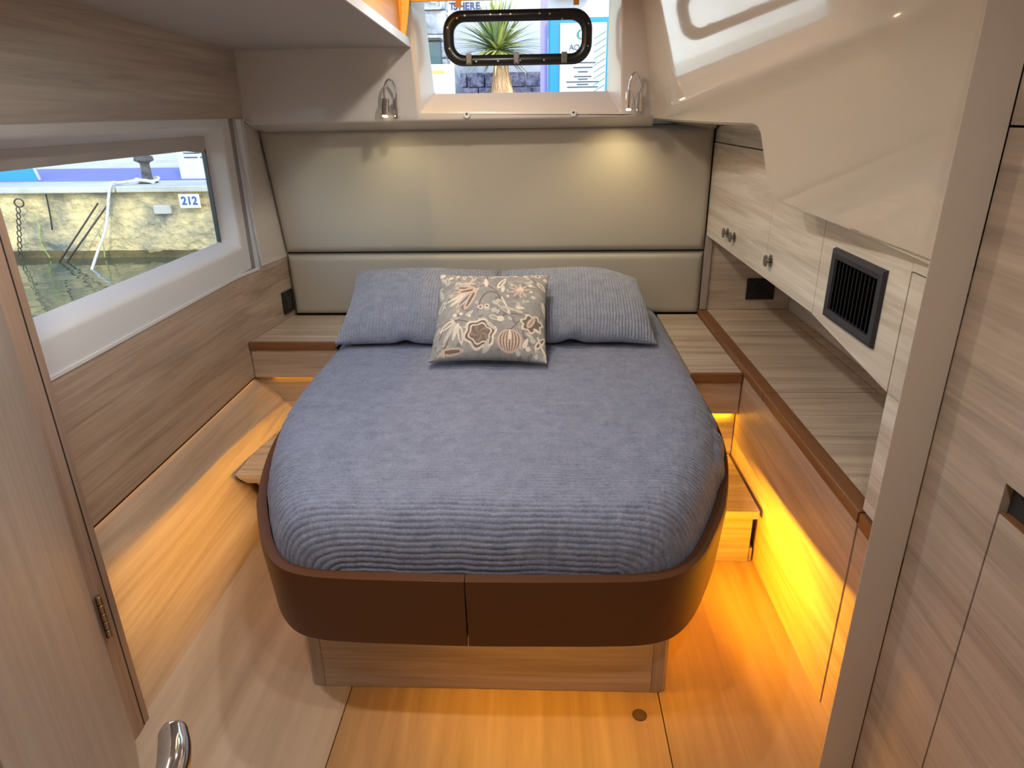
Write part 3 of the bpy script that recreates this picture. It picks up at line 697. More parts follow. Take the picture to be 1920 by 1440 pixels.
# ---- embroidered cushion: pattern as vertex colours
def cushion_colors(u, v):
    """u right 0..1, v up 0..1"""
    g = np.array(lin(152, 150, 146)); C = np.ones(u.shape+(3,))*g
    C *= (1+.16*vnoise(u*9, v*9, 31)+.10*vnoise(u*40, v*40, 32)+.06*vnoise(u*110, v*110, 33))[..., None]
    cream = np.array(lin(226, 212, 194)); pink = np.array(lin(206, 182, 164)); brown = np.array(lin(122, 106, 96)); pale = np.array(lin(196, 192, 180)); blue = np.array(lin(120, 130, 150)); grey = np.array(lin(160, 156, 148))
    def put(mask, c):
        C[mask] = c*(1+.10*vnoise(u*120, v*120, 34))[mask][:, None]
    def pol(cx, cy, ang=0):
        dx, dy = u-cx, v-cy; return np.hypot(dx, dy), np.arctan2(dy, dx)-ang
    def curve(pts, w, c):
        P = np.array(pts); 
        # Catmull-Rom sampling
        Q = []
        PP = np.vstack([2*P[0]-P[1], P, 2*P[-1]-P[-2]])
        for i in range(1, len(PP)-2):
            for t in np.linspace(0, 1, 14, endpoint=False):
                a, b, cc, d = PP[i-1], PP[i], PP[i+1], PP[i+2]
                Q.append(.5*((2*b)+(cc-a)*t+(2*a-5*b+4*cc-d)*t*t+(3*b-a-3*cc+d)*t**3))
        Q.append(P[-1]); m = np.zeros(u.shape, bool)
        for q in Q: m |= (np.hypot(u-q[0], v-q[1]) < w)
        put(m, c)
    def leaf(x0, y0, x1, y1, w, c, ci=None, wi=.5):
        L = math.hypot(x1-x0, y1-y0); ax, ay = (x1-x0)/L, (y1-y0)/L
        s = ((u-x0)*ax+(v-y0)*ay)/L; t = -(u-x0)*ay+(v-y0)*ax
        wd = w*np.sqrt(np.clip(np.sin(np.pi*np.clip(s, 0, 1)), 0, 1))*(1-.35*s)
        put((s > 0) & (s < 1) & (np.abs(t) < wd), c)
        if ci is not None: put((s > .18) & (s < .82) & (np.abs(t) < wd*wi-.002), ci)
    r2 = np.random.default_rng(77)
    for k in range(170):
        x, y, a, L = r2.random(), r2.random(), r2.random()*6.28, .03+.06*r2.random()
        leaf(x, y, x+L*math.cos(a), y+L*math.sin(a), .006+.016*r2.random(), [grey*1.1, pale*.95, pale, g*.72][r2.integers(4)], None)
    stem = brown
    curve([(.08, .18), (.13, .30), (.22, .36), (.32, .335)], .0065, stem); curve([(.22, .36), (.16, .16), (.13, .10)], .0055, stem)
    curve([(.40, .46), (.42, .58), (.48, .66), (.56, .64), (.60, .55), (.64, .44), (.62, .40)], .0070, stem)
    curve([(.36, .72), (.46, .74), (.56, .66)], .0060, stem); curve([(.44, .93), (.46, .82), (.46, .74)], .0055, stem)
    curve([(.78, .42), (.70, .43), (.64, .42)], .0055, stem); curve([(.76, .36), (.70, .28), (.66, .27)], .0055, stem)
    curve([(.80, .34), (.80, .22), (.86, .14)], .0055, stem); curve([(.22, .90), (.34, .86), (.42, .80)], .005, stem); curve([(.82, .95), (.88, .84), (.93, .76)], .005, stem)
    curve([(.25, .56), (.27, .48), (.32, .46)], .005, stem)
    # big layered leaf-flower, upper left
    hub = (.37, .70)
    for (x, y, w, ci) in [(.17, .75, .030, brown), (.12, .66, .026, blue), (.11, .58, .018, None), (.14, .53, .022, None), (.20, .50, .030, blue), (.28, .47, .028, brown), (.20, .68, .03, brown)]:
        leaf(hub[0], hub[1], x, y, w*1.35, pink if ci is not None else cream, ci, .42)
    leaf(.36, .78, .20, .80, .022, pink, None)
    # rosette
    def rosette(cx, cy, R, n, cols, rot=0, amp=.10):
        for k, (f, c) in enumerate(cols):
            r, a = pol(cx, cy, rot); put(r < R*f*(1+amp*np.cos(n*a)), c)
    rosette(.430, .225, .138, 6, [(1, cream), (.84, brown), (.70, cream), (.60, np.array(lin(128, 110, 98)))], .3)
    r, a = pol(.430, .225); put((r < .078) & (np.sin(a*5+r*60) > .3), np.array(lin(150, 134, 122)))
    rosette(.865, .345, .090, 7, [(1, cream), (.80, brown)], .2, .14); leaf(.83, .30, .89, .42, .032, pink, brown, .2); leaf(.88, .30, .95, .27, .018, cream)
    # striped bud, lower right
    r, a = pol(.685, .165); put(r < .105, pink); sx = (u-.685)/np.sqrt(np.clip(1-((v-.165)/.105)**2, .02, 1)); put((r < .092) & (np.abs(np.mod(sx*38, 1)-.5) > .28), brown*1.15)
    leaf(.685, .17, .685, .27, .016, cream)
    # small star flower upper right
    for k in range(9):
        an = math.radians(20+k*36 if k < 9 else 0); leaf(.755, .70, .755+.105*math.cos(an), .70+.095*math.sin(an), .011, pink)
    rosette(.755, .715, .025, 3, [(1, cream)], 1.5, .3)
    # pod pair right of centre
    leaf(.56, .58, .68, .42, .040, pale, grey, .7); curve([(.60, .60), (.63, .54), (.67, .44)], .008, cream); leaf(.52, .56, .57, .52, .02, pale); leaf(.60, .50, .76, .46, .018, pale)
    # leaves
    for L in [(.46, .72, .44, .86, .022), (.56, .70, .62, .86, .030), (.60, .66, .61, .74, .02), (.48, .86, .54, .92, .02), (.53, .92, .64, .89, .026), (.20, .36, .08, .26, .034), (.22, .34, .12, .14, .024), (.24, .33, .20, .16, .022), (.25, .30, .28, .12, .030),
              (.50, .40, .60, .36, .030), (.48, .34, .56, .26, .022), (.46, .06, .52, .20, .02), (.30, .40, .36, .46, .024), (.06, .66, .02, .78, .024), (.10, .80, .08, .92, .026), (.62, .95, .72, .92, .018), (.90, .84, .97, .76, .030), (.80, .10, .84, .20, .022), (.95, .62, .98, .46, .020), (.72, .50, .80, .50, .02), (.30, .80, .36, .88, .018), (.05, .48, .09, .60, .03)]:
        leaf(*L[:4], L[4], pale if rng.random() < .6 else cream, grey if L[4] > .024 else None, .45)
    leaf(.10, .06, .30, .08, .040, pink, brown, .5); leaf(.90, .10, .98, .24, .030, cream, brown, .5); curve([(.92, .22), (.95, .14), (.99, .06)], .009, cream)
    for (x, y, r0, c) in [(.20, .42, .020, cream), (.255, .43, .016, cream), (.225, .46, .018, pink), (.23, .415, .010, brown), (.33, .40, .014, cream), (.42, .495, .024, cream), (.475, .505, .022, cream), (.54, .46, .026, pale), (.60, .37, .030, cream), (.84, .78, .020, cream), (.85, .70, .014, cream), (.87, .64, .018, cream), (.79, .92, .020, cream), (.70, .915, .014, cream), (.84, .10, .022, cream), (.88, .18, .024, pale), (.76, .06, .020, pale), (.12, .90, .020, cream), (.18, .925, .018, cream), (.24, .90, .022, cream), (.29, .935, .016, cream), (.33, .88, .024, pink), (.40, .93, .014, cream), (.50, .965, .018, cream), (.90, .94, .028, cream), (.97, .90, .02, cream), (.03, .96, .03, cream), (.35, .97, .02, cream), (.65, .62, .014, cream), (.68, .76, .012, cream)]:
        r, a = pol(x, y); put(r < r0, c)
    for (x, y, r0) in [(.42, .495, .012), (.475, .505, .011), (.24, .90, .010), (.33, .88, .011), (.90, .94, .013)]:
        r, a = pol(x, y); put(r < r0, brown)
    return np.clip(C, 0, 1)
m, n, l, b = mat('embroidered_linen')
at = n.new('ShaderNodeAttribute'); at.attribute_name = 'pattern'; l.new(at.outputs['Color'], b.inputs['Base Color']); b.inputs['Roughness'].default_value = .9
tc = n.new('ShaderNodeTexCoord'); ns = n.new('ShaderNodeTexNoise'); ns.inputs['Scale'].default_value = 240; l.new(tc.outputs['Object'], ns.inputs[0])
sm = n.new('ShaderNodeMath'); sm.operation = 'MULTIPLY_ADD'; sm.inputs[1].default_value = .5
bw = n.new('ShaderNodeRGBToBW'); l.new(at.outputs['Color'], bw.inputs[0]); l.new(ns.outputs[0], sm.inputs[0]); l.new(bw.outputs[0], sm.inputs[2])
bp = n.new('ShaderNodeBump'); bp.inputs['Strength'].default_value = .5; bp.inputs['Distance'].default_value = .003; l.new(sm.outputs[0], bp.inputs['Height']); l.new(bp.outputs[0], b.inputs['Normal'])
pillow('cushion', .236, .226, .120, (-.203, 2.692, .832), (1, -.03, .0), (-.015, .80, .60), m, False, 5,
       'small square cushion embroidered with cream flowers, leaning on the pillows', colors=cushion_colors, cat='cushion', NU=360, NV=360)

# ================================================================== READING LAMPS
def reading_lamp(x, z, tw, label, on, sgn):
    t = thing('reading_lamp', (x, 3.295, z), label, 'lamp')
    cyl('base', (x+.020, 3.299, z), (x+.020, 3.275, z), .013, chrome, t, n=20, bev=.002)
    cyl('stem', (x+.021, 3.270, z-.048), (x+.019, 3.270, z+.032), .0145, chrome, t, n=24, bev=.002)
    P = []
    for k in range(15):
        a = math.pi*k/14; P.append((x+tw*math.cos(a)*.5+.0, 3.268-.010*math.sin(a), z+.062+.105*math.sin(a)**.8))
    P = [(x+.020, 3.270, z+.03)]+[(x+.026*math.cos(math.pi*k/16), 3.270-.014*math.sin(math.pi*k/32), z+.045+.068*math.sin(math.pi*k/16)) for k in range(17)]+[(x-.026, 3.256, z+.03)]
    tube('flexible_arm', P, .0052, chrome, t, n=10)
    h = cyl('lamp_head', (x-.0235, 3.256, z+.034), (x-.027, 3.240, z-.036), .0165, chrome, t, n=24, bev=.002)
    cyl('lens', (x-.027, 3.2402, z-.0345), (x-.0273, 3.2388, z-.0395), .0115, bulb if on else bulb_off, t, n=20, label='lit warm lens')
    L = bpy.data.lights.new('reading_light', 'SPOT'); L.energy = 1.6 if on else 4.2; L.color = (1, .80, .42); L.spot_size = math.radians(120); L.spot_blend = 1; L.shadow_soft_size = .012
    o = bpy.data.objects.new('reading_light', L); COL.objects.link(o); o.location = (x-.027, 3.228, z-.048)
    o.rotation_euler = Vector((.15 if on else -.12, .22, -1)).to_track_quat('-Z', 'Y').to_euler()
    return t
reading_lamp(-.672, 1.650, .05, 'chrome reading lamp with hooked arm left of the back window', True, 1)
reading_lamp(.418, 1.662, .05, 'chrome reading lamp with hooked arm right of the back window', False, -1)
for x in (-.335, .150):
    s = thing('stud', (x, 3.295, 1.612), 'small white screwed stud under the back window, %s' % ('nearer the left lamp' if x < 0 else 'nearer the right lamp'), 'stud')
    cyl('disc', (x, 3.2985, 1.612), (x, 3.289, 1.612), .0150, white_p, s, n=16, bev=.002)
    cyl('screw_hole', (x, 3.289, 1.616), (x, 3.2875, 1.616), .0045, dark_gap, s, n=10)

# ================================================================== BULKHEAD LEFT, DOOR, PILLAR RIGHT, NEAR WALL
wf = box('wall_front', (-1.53, 1.330, 0), (-1.150, 1.404, 2.05), oak_z, kind='structure', label='oak bulkhead at the left of the doorway')
jamb_m = wood('jamb_oak', lin(138, 112, 94), lin(172, 146, 126), 'z')
box('jamb_gap', (-1.160, 1.379, 0), (-1.1355, 1.388, 2.05), dark_gap, wf)
box('jamb_outer', (-1.170, 1.388, 0), (-1.135, 1.410, 2.05), jamb_m, wf, bevel=.001)
box('jamb_inner', (-1.170, 1.300, 0), (-1.1325, 1.380, 2.05), jamb_m, wf, bevel=.001)
boxes('corridor_end', [((-1.55, -.75, 0), (1.40, -.72, 2.25))], oak_z, wf)
boxes('corridor_side', [((-1.53, -.72, 0), (-1.50, 1.33, 2.05))], oak_z, wf)
# door leaf, opened towards the viewer
d1 = thing('door_1', (-1.122, 1.325, 0), 'grey oak cabin door opened at the left edge', None, kind='structure')
hx, hy = -1.124, 1.322; ex_, ey_ = -.500, .430
dv = Vector((ex_-hx, ey_-hy, 0)).normalized(); nv = Vector((-dv.y, dv.x, 0))
def leafpt(s, t, z): return (hx+dv.x*s-nv.x*t*-1*-1, hy+dv.y*s-nv.y*t, z)
Ld = math.hypot(ex_-hx, ey_-hy)
if nv.x > 0: pass
nout = nv if nv.x > 0 else -nv                      # towards the cabin
def lp(s, t, z): return (hx+dv.x*s-nout.x*t, hy+dv.y*s-nout.y*t, z)
vs = [lp(0, 0, .012), lp(Ld, 0, .012), lp(Ld, .032, .012), lp(0, .032, .012), lp(0, 0, 1.98), lp(Ld, 0, 1.98), lp(Ld, .032, 1.98), lp(0, .032, 1.98)]
mesh('door_leaf', vs, BOXF, wood('door_oak', lin(156, 142, 130), lin(176, 164, 152), 'z', scale=1.0, fine=.25), d1, bevel=.0015)
for k in range(5):
    z = .368+k*.0265
    cyl('hinge_knuckle', (-1.119, 1.337, z), (-1.119, 1.337, z+.0245), .0085, brass, d1, n=14, bev=.0015)
# curved lever handle near the free edge
sx = Ld-.10; base = Vector(lp(sx, 0, .90)); 
hz = .862
B0 = Vector(lp(Ld-.045, 0, hz)); 
hd = thing('tmp', (0, 0, 0), None, None); bpy.data.objects.remove(hd)
P = [B0, B0+nout*.05, B0+nout*.085-dv*.01, B0+nout*.108-dv*.03, B0+nout*.122-dv*.06, B0+nout*.128-dv*.09, B0+nout*.130-dv*.118]
rs = [.015, .015, .017, .018, .020, .020, .018]
# smooth sampling
def cr(P, n=6):
    P = [Vector(p) for p in P]; PP = [2*P[0]-P[1]]+P+[2*P[-1]-P[-2]]; Q = []
    for i in range(1, len(PP)-2):
        for k in range(n):
            t = k/n; a, b, c, d = PP[i-1:i+3]; Q.append(.5*((2*b)+(c-a)*t+(2*a-5*b+4*c-d)*t*t+(3*b-a-3*c+d)*t**3))
    Q.append(P[-1]); return Q
Q = cr(P); R_ = list(np.interp(np.linspace(0, 1, len(Q)), np.linspace(0, 1, len(rs)), rs))
tip = Q[-1]; dlast = (Q[-1]-Q[-2]).normalized(); Q += [tip+dlast*.006, tip+dlast*.009]; R_ += [.0150, .009]
vsT, fsT = tube_data(Q, R_, 24)
mesh('door_handle', vsT, fsT, chrome, d1, smooth=True, label='polished chrome lever handle')
cyl('handle_rose', lp(Ld-.045, 0, hz), tuple(Vector(lp(Ld-.045, 0, hz))+nout*.010), .026, chrome, d1, n=28, bev=.002)

pl = prism('trim_2', [(.727, 1.280), (.811, 1.280), (.811, 1.36), (.776, 1.36)], 'z', -.01, 2.15, pillar_m, kind='structure', bevel=.002, seg=2, label='beige upright pillar at the right of the doorway')
nw = thing('locker_wall', (.83, .6, 0), 'tall oak locker front at the right edge, nearest the camera', 'locker')
box('side_panel', (.813, 1.0565, 0), (.83, 1.281, 1.5835), oak_locker, nw, bevel=.001)
box('middle_panel', (.813, -.70, 1.008), (.83, 1.0563, 1.5835), oak_locker, nw)
box('top_panel', (.813, -.70, 1.5875), (.83, 1.281, 2.15), oak_locker, nw, bevel=.001)
ld = box('door', (.813, -.70, .012), (.83, 1.0525, .948), oak_locker, nw, bevel=.001)
box('finger_recess', (.829, -.70, .945), (.86, 1.0560, 1.010), dark_gap, nw, label='dark finger recess')
box('recess_ledge', (.815, -.69, .9485), (.829, 1.050, .951), brown_edge, nw)
boxes('backing', [((.8305, -.70, 0), (.84, 1.281, 2.15))], dark_gap, nw)

# ================================================================== CEILING DOWNLIGHTS
pos = [(-.10, 2.75, 2.218), (.25, 1.75, 2.218), (-.30, 1.10, 2.218), (.25, .35, 2.218), (-.15, -.25, 2.218), (-1.05, 2.1, ceil_z(2.1))]
pos = [(-.25, 2.70, 2.218), (-.25, 1.90, 2.218), (-.95, 1.15, ceil_z(1.15)), (-.20, 1.10, 2.218), (.30, .30, 2.218), (-.95, .30, ceil_z(.3))]
wh = ['nearest the back window', 'above the middle of the bed', 'in the lowered panel by the door', 'just inside the doorway', 'behind the doorway', 'in the lowered panel farthest from the window']
for (x, y, z), w, k_ in zip(pos, wh, (1.05, 1.15, 1.1, .65, .95, .95)):
    t = thing('downlight', (x, y, z), 'round recessed ceiling downlight, ' + w, 'light', 'cabin ceiling downlights')
    cyl('bezel', (x, y, z), (x, y, z-.008), .042, chrome, t, n=24, bev=.002)
    cyl('lens', (x, y, z-.008), (x, y, z-.010), .030, lampdisc, t, n=24)
    area('downlight_lamp', (x, y, z-.014), (0, 0, -1), .07, .07, DOWNLIGHT_W*k_, (1, .95, .88), shape='DISK', spread=math.radians(165))

# ================================================================== LED STRIPS
def strip(a, b, w, direc, power, label, spread=180, color=(1, .50, .012)):
    a, b = Vector(a), Vector(b); c = (a+b)/2; L = (b-a).length
    d = (b-a).normalized(); dr = Vector(direc).normalized(); s = d.cross(dr).normalized()*.004; nb = dr*.003
    vs = [a-s, b-s, b+s, a+s, a-s-nb, b-s-nb, b+s-nb, a+s-nb]
    mesh('led_strip', vs, BOXF, ledm, None, label=label, cat='light strip', group='amber led strips')
    A = bpy.data.lights.new('led_glow', 'AREA'); A.shape = 'RECTANGLE'; A.size = .008; A.size_y = L; A.energy = power; A.color = color; A.spread = math.radians(spread)
    o = bpy.data.objects.new('led_glow', A); COL.objects.link(o); o.location = c+dr*.004
    z = -dr; y = d; x = y.cross(z).normalized(); o.rotation_euler = Matrix((x, y, z)).transposed().to_euler()
strip((.388, 1.62, .272), (.388, 2.12, .200), .01, (1, 0, .05), STRIP_RIGHT_W, 'amber led strip on the right side of the bed plinth', 115)
strip((.388, 2.18, .262), (.388, 2.59, .262), .01, (1, 0, -.05), STRIP_RIGHT_W*.55, 'amber led strip above the right step')
strip((.46, 2.598, .444), (.80, 2.598, .444), .01, (0, -.25, -1), STRIP_RIGHT_W*.10, 'amber led strip under the right bedside shelf')
strip((-.708, 1.58, .290), (-.708, 2.90, .290), .01, (-1, 0, -.04), STRIP_LEFT_W, 'amber led strip on the left side of the bed plinth', 76)
strip((-1.30, 3.002, .446), (-.80, 3.002, .446), .01, (0, -.25, -1), STRIP_LEFT_W*.04, 'amber led strip under the left bedside shelf')
strip((-1.386, 1.45, .447), (-1.386, 2.96, .447), .01, (.5, 0, -1), STRIP_LEFT_W*.02, 'amber led strip behind the left wall panel')
strip((-.30, 1.530, .312), (.33, 1.530, .312), .01, (.1, -.55, -1), .95, 'amber led strip above the plinth front')
# amber strip in the skylight well
strip((-.585, 2.0, 2.205), (-.585, 3.20, 2.205), .01, (-.1, 0, -1), 2.4, 'amber led strip in the skylight well', 180, (1, .60, .16))

# ================================================================== OUTSIDE
def concrete(name, cols, sc=1.6, bump=.6, stretch=(1, 1, 1)):
    m, n, l, b = mat(name); tc = n.new('ShaderNodeTexCoord'); mp = n.new('ShaderNodeMapping'); mp.inputs['Scale'].default_value = stretch
    l.new(tc.outputs['Object'], mp.inputs[0])
    a = n.new('ShaderNodeTexNoise'); a.inputs['Scale'].default_value = sc; a.inputs['Detail'].default_value = 8; a.inputs['Roughness'].default_value = .65; l.new(mp.outputs[0], a.inputs[0])
    cr_ = n.new('ShaderNodeValToRGB'); e = cr_.color_ramp.elements; e[0].position = .36; e[0].color = (*cols[0], 1); e[1].position = .62; e[1].color = (*cols[1], 1)
    l.new(a.outputs[0], cr_.inputs[0]); l.new(cr_.outputs[0], b.inputs['Base Color'])
    c = n.new('ShaderNodeTexNoise'); c.inputs['Scale'].default_value = 22; c.inputs['Detail'].default_value = 5; l.new(mp.outputs[0], c.inputs[0])
    bp_ = n.new('ShaderNodeBump'); bp_.inputs['Strength'].default_value = bump; bp_.inputs['Distance'].default_value = .03; l.new(c.outputs[0], bp_.inputs['Height']); l.new(bp_.outputs[0], b.inputs['Normal'])
    b.inputs['Roughness'].default_value = .9; return m
quay_m = concrete('quay_concrete', (lin(104, 108, 100), lin(226, 200, 144)), sc=2.6, bump=1.0)
quay_wet = concrete('quay_waterline', (lin(70, 60, 36), lin(116, 100, 62)))
cap_m = concrete('quay_cap', (lin(176, 174, 162), lin(206, 200, 184)), bump=.3)
ground_m = concrete('dock_ground', (lin(190, 180, 152), lin(214, 204, 180)), sc=3, bump=.15)
qw = thing('quay_wall', (-3, 5.6, 0), 'rough sunlit concrete quay wall behind the boat', 'quay')
# rough face with real relief
NU, NV = 260, 60; X, Zz = np.meshgrid(np.linspace(-9, 3.5, NU), np.linspace(.50, 1.075, NV), indexing='ij')
Yq = 5.5+.028*vnoise(X*3.1, Zz*4, 51)+.014*vnoise(X*11, Zz*13, 52)+.007*vnoise(X*31, Zz*31, 53)
npmesh('wall_face', np.stack([X, Yq, Zz], -1).reshape(-1, 3), NU, NV, quay_m, qw)
X, Zz = np.meshgrid(np.linspace(-9, 3.5, NU), np.linspace(-.3, .60, 20), indexing='ij')
Yq = 5.485+.02*vnoise(X*3.1, Zz*4, 54)+.01*vnoise(X*13, Zz*13, 52)
o = npmesh('waterline_band', np.stack([X, Yq, Zz], -1).reshape(-1, 3), NU, 20, quay_wet, qw)
for k in range(9):
    x0 = -9+k*1.4; box('capstone', (x0+.006, 5.44+.006*(k % 3), 1.068), (x0+1.394, 5.95, 1.116), cap_m, qw, bevel=.008)
# cracks and a filled patch
tube('crack', [(-3.997, 5.475, 1.06), (-4.00, 5.470, .95), (-4.012, 5.475, .86), (-4.02, 5.47, .775)], .006, dark_gap, qw, n=5)
box('mortar_patch', (-3.13, 5.462, .895), (-2.985, 5.50, .965), cap_m, qw, bevel=.006)
gr = box('ground_outside', (-12, 5.94, .95), (8, 26, 1.112), ground_m, kind='structure', label='sunlit dock pavement')
mt = box('deck_mat', (-9, 5.98, 1.1125), (1.5, 7.45, 1.122), simple('violet_mat', lin(112, 112, 190), .8), label='violet blue carpet laid along the top of the quay', cat='carpet')
# water
m, n, l, b = mat('harbour_water'); b.inputs['Base Color'].default_value = (*lin(70, 84, 64), 1); b.inputs['Roughness'].default_value = .04
b.inputs['Transmission Weight'].default_value = .3
tc = n.new('ShaderNodeTexCoord'); w_ = n.new('ShaderNodeTexNoise'); w_.inputs['Scale'].default_value = 4.5; w_.inputs['Detail'].default_value = 3; l.new(tc.outputs['Object'], w_.inputs[0])
bp = n.new('ShaderNodeBump'); bp.inputs['Strength'].default_value = .14; bp.inputs['Distance'].default_value = .05; l.new(w_.outputs[0], bp.inputs['Height']); l.new(bp.outputs[0], b.inputs['Normal'])
mesh('water_outside', [(-30, -20, .54), (-1.57, -20, .54), (-1.57, 5.6, .54), (-30, 5.6, .54)], [(0, 1, 2, 3)], m, kind='structure', label='green harbour water beside the boat')
# 212 sign
sg = thing('number_sign', (-2.808, 5.45, .945), 'white 212 berth number plate on the quay wall', 'sign')
box('plate', (-2.892, 5.445, .944), (-2.724, 5.453, 1.052), simple('plate_white', (.80, .80, .80), .4), sg, bevel=.002)
text('digits', '212', .088, (-2.808, 5.442, .998), simple('sign_blue', lin(40, 84, 150), .5), sg, bold=.0022)
# bollard
bo = thing('bollard', (-3.27, 5.72, 1.115), 'dark iron mooring bollard on the quay edge', 'bollard')
iron = concrete('old_iron', (lin(52, 50, 48), lin(104, 100, 94)), sc=14, bump=.4)
vs, fs = tube_data([(-3.27, 5.72, 1.112), (-3.27, 5.72, 1.125), (-3.27, 5.72, 1.13), (-3.27, 5.72, 1.27), (-3.27, 5.72, 1.285)], [.075, .075, .042, .036, .05], 20)
mesh('post', vs, fs, iron, bo, smooth=True)
vs, fs = tube_data([(-3.27, 5.72, 1.283), (-3.27, 5.72, 1.295), (-3.27, 5.72, 1.325), (-3.27, 5.72, 1.338)], [.05, .076, .072, .04], 20)
mesh('cap', vs, fs, iron, bo, smooth=True)
rope_m = concrete('rope', (lin(180, 186, 190), lin(232, 236, 240)), sc=60, bump=.5)
rp = thing('mooring_rope', (-3.4, 5.5, 1.0), 'pale mooring rope from the bollard down to the boat', 'rope')
lp_ = [( -3.27+.085*math.cos(a), 5.72+.085*math.sin(a), 1.145+.01*math.sin(2*a)) for a in np.linspace(0, 2*math.pi, 20)]
tube('loop', lp_, .012, rope_m, rp, n=8)
tube('line', cr([(-3.30, 5.64, 1.145), (-3.38, 5.50, 1.14), (-3.415, 5.42, 1.12), (-3.476, 5.34, .816), (-3.49, 5.19, .652), (-3.472, 5.0, .50)]), .011, rope_m, rp, n=8)
tube('tail', cr([(-3.46, 5.5, 1.128), (-3.40, 5.55, 1.135), (-3.25, 5.60, 1.15), (-3.15, 5.60, 1.13)]), .012, rope_m, rp, n=8)
m_iron_shadow = simple('rust_iron_and_shadow', lin(74, 66, 58), .7, .4)
dr_ = thing('wall_shadow', (-3.8, 5.3, .5), 'pair of dark rods imitating shadow lines on the quay wall', 'shadow_rod')
for dx in (0, .09): tube('shadow_rod', [(-3.56+dx, 5.44, .99), (-3.93+dx*.7, 5.30, .52)], .007, m_iron_shadow, dr_, n=8)  # thin dark rods stand in for the double shadow lines on the wall
# chain
ch = thing('chain', (-4.25, 5.4, .5), 'rusty chain hanging from a ring on the quay wall', 'chain')
def torus(name, c, R, r, ax, m, parent, st=1.0):
    P = []
    for k in range(17):
        a = 2*math.pi*k/16; 
        P.append((c[0]+R*math.cos(a)*(1 if ax else .25), c[1]+R*math.cos(a)*(.25 if ax else 1), c[2]+R*st*math.sin(a)))
    tube(name, P, r, m, parent, n=6)
torus('ring', (-4.20, 5.42, 1.00),   .032, .006, True, m_iron_shadow, ch)
for k in range(9): torus('link', (-4.215-.012*k, 5.41, .945-.047*k), .014, .0045, k % 2 == 0, m_iron_shadow, ch, 1.7)
# weed streaks on wall
weed_m = concrete('algae', (lin(120, 130, 80), lin(176, 184, 110)), sc=20)
tube('weed_streak', cr([(-4.13, 5.45, .92), (-4.10, 5.44, .80), (-4.12, 5.44, .66), (-4.08, 5.44, .55)]), [.007]*19, weed_m, qw, n=5)
tube('weed_streak', cr([(-3.62, 5.45, .76), (-3.60, 5.44, .66), (-3.61, 5.44, .55)]), [.005]*13, weed_m, qw, n=5)
# boards on the dock (seen through both windows)
wbm = simple('board_white', (.60, .62, .62), .5); ink = simple('ink', lin(70, 74, 80), .6); teal_m = simple('teal_print', lin(30, 130, 160), .5); orange_m = simple('orange_print', lin(240, 176, 80), .5); grey_frame = simple('frame_grey', lin(120, 130, 150), .5)
b1 = thing('display_board', (-2.82, 5.95, 1.115), 'white display board standing on the quay above the 212 plate', 'board')
box('panel', (-3.13, 6.0, 1.122), (-2.62, 6.03, 2.0), wbm, b1, bevel=.003)
for k, tx in enumerate(['Berth Hotel', 'Berth Yacht', 'Service Quay', 'Harbour']):
    pass
for k in range(4):
    boxes('print_line', [((-3.07, 5.996, 1.40-k*.035), (-2.95+.012*(k % 3), 5.999, 1.410-k*.035)), ((-2.93+.012*(k % 3), 5.996, 1.40-k*.035), (-2.85, 5.999, 1.410-k*.035))], ink, b1)
b2 = thing('display_board', (-4.7, 5.9, 1.115), 'bright teal board at the far left of the quay', 'board')
prism('panel', [(-5.6, 1.122), (-4.42, 1.122), (-4.62, 1.95), (-5.6, 1.95)], 'y', 6.0, 6.03, teal_m, b2)
tube('edge_tube', [(-4.40, 6.0, 1.125), (-4.60, 6.0, 1.95)], .014, wbm, b2, n=8)
# far dock: pale wall band behind
fw = box('dock_building', (-14, 16, 1.11), (9, 16.4, 4.5), concrete('pale_facade', (lin(220, 214, 204), lin(238, 234, 226)), sc=.8, bump=.1), label='pale long building far behind the dock', cat='building')
# rear window outside
h1 = thing('hoarding', (-.7, 8.6, 1.115), 'white hoarding with dark lettering behind the palm', 'hoarding')
box('panel', (-1.00, 8.6, 1.115), (.95, 8.64, 3.3), simple('hoarding_white', (.52, .52, .56), .5), h1)
navy = simple('navy_ink', lin(58, 62, 110), .5)
for ch_, x_ in (('T', -1.0), ('S', -.955), ('H', -.885), ('E', -.825), ('R', -.765), ('E', -.705)):
    text('letter', ch_, .100, (x_, 8.595, 2.735), navy, h1, bold=.003)
box('roof_band', (.10, 8.57, 2.42), (.95, 8.6, 2.60), simple('mauve', lin(150, 140, 180), .6), h1)
box('blue_awning', (.15, 8.40, 2.80), (.55, 8.59, 2.95), simple('awning_blue', lin(90, 110, 190), .6), h1)
p1 = thing('stone_column', (-1.2, 8.2, 1.115), 'grey stone column with a square white logo left of the palm', 'column')
stone_m = concrete('grey_stone', (lin(120, 124, 130), lin(184, 188, 190)), sc=5, bump=.8)
for k in range(6):
    box('stone_block', (-1.46+.006*(k % 2), 8.20-.01*(k % 3), 1.72+k*.235), (-1.02-.008*(k % 3), 8.5, 1.72+k*.235+.228), stone_m, p1, bevel=.012)
ring('logo_frame', rrect(-1.16, 2.76, .105, .105, .03, 4), rrect(-1.16, 2.76, .085, .085, .02, 4), 8.15, 8.175, wbm, p1)
text('logo_letter', 'L', .13, (-1.15, 8.17, 2.76), wbm, p1)
bi = thing('litter_bin', (-1.13, 7.95, 1.115), 'dark green bin beside the stone column', 'bin')
box('body', (-1.20, 7.9, 1.90), (-1.06, 8.05, 2.33), simple('bin_green', lin(62, 88, 88), .5), bi, bevel=.01); box('lid', (-1.215, 7.88, 2.33), (-1.045, 8.06, 2.36), black_pl, bi, bevel=.005)
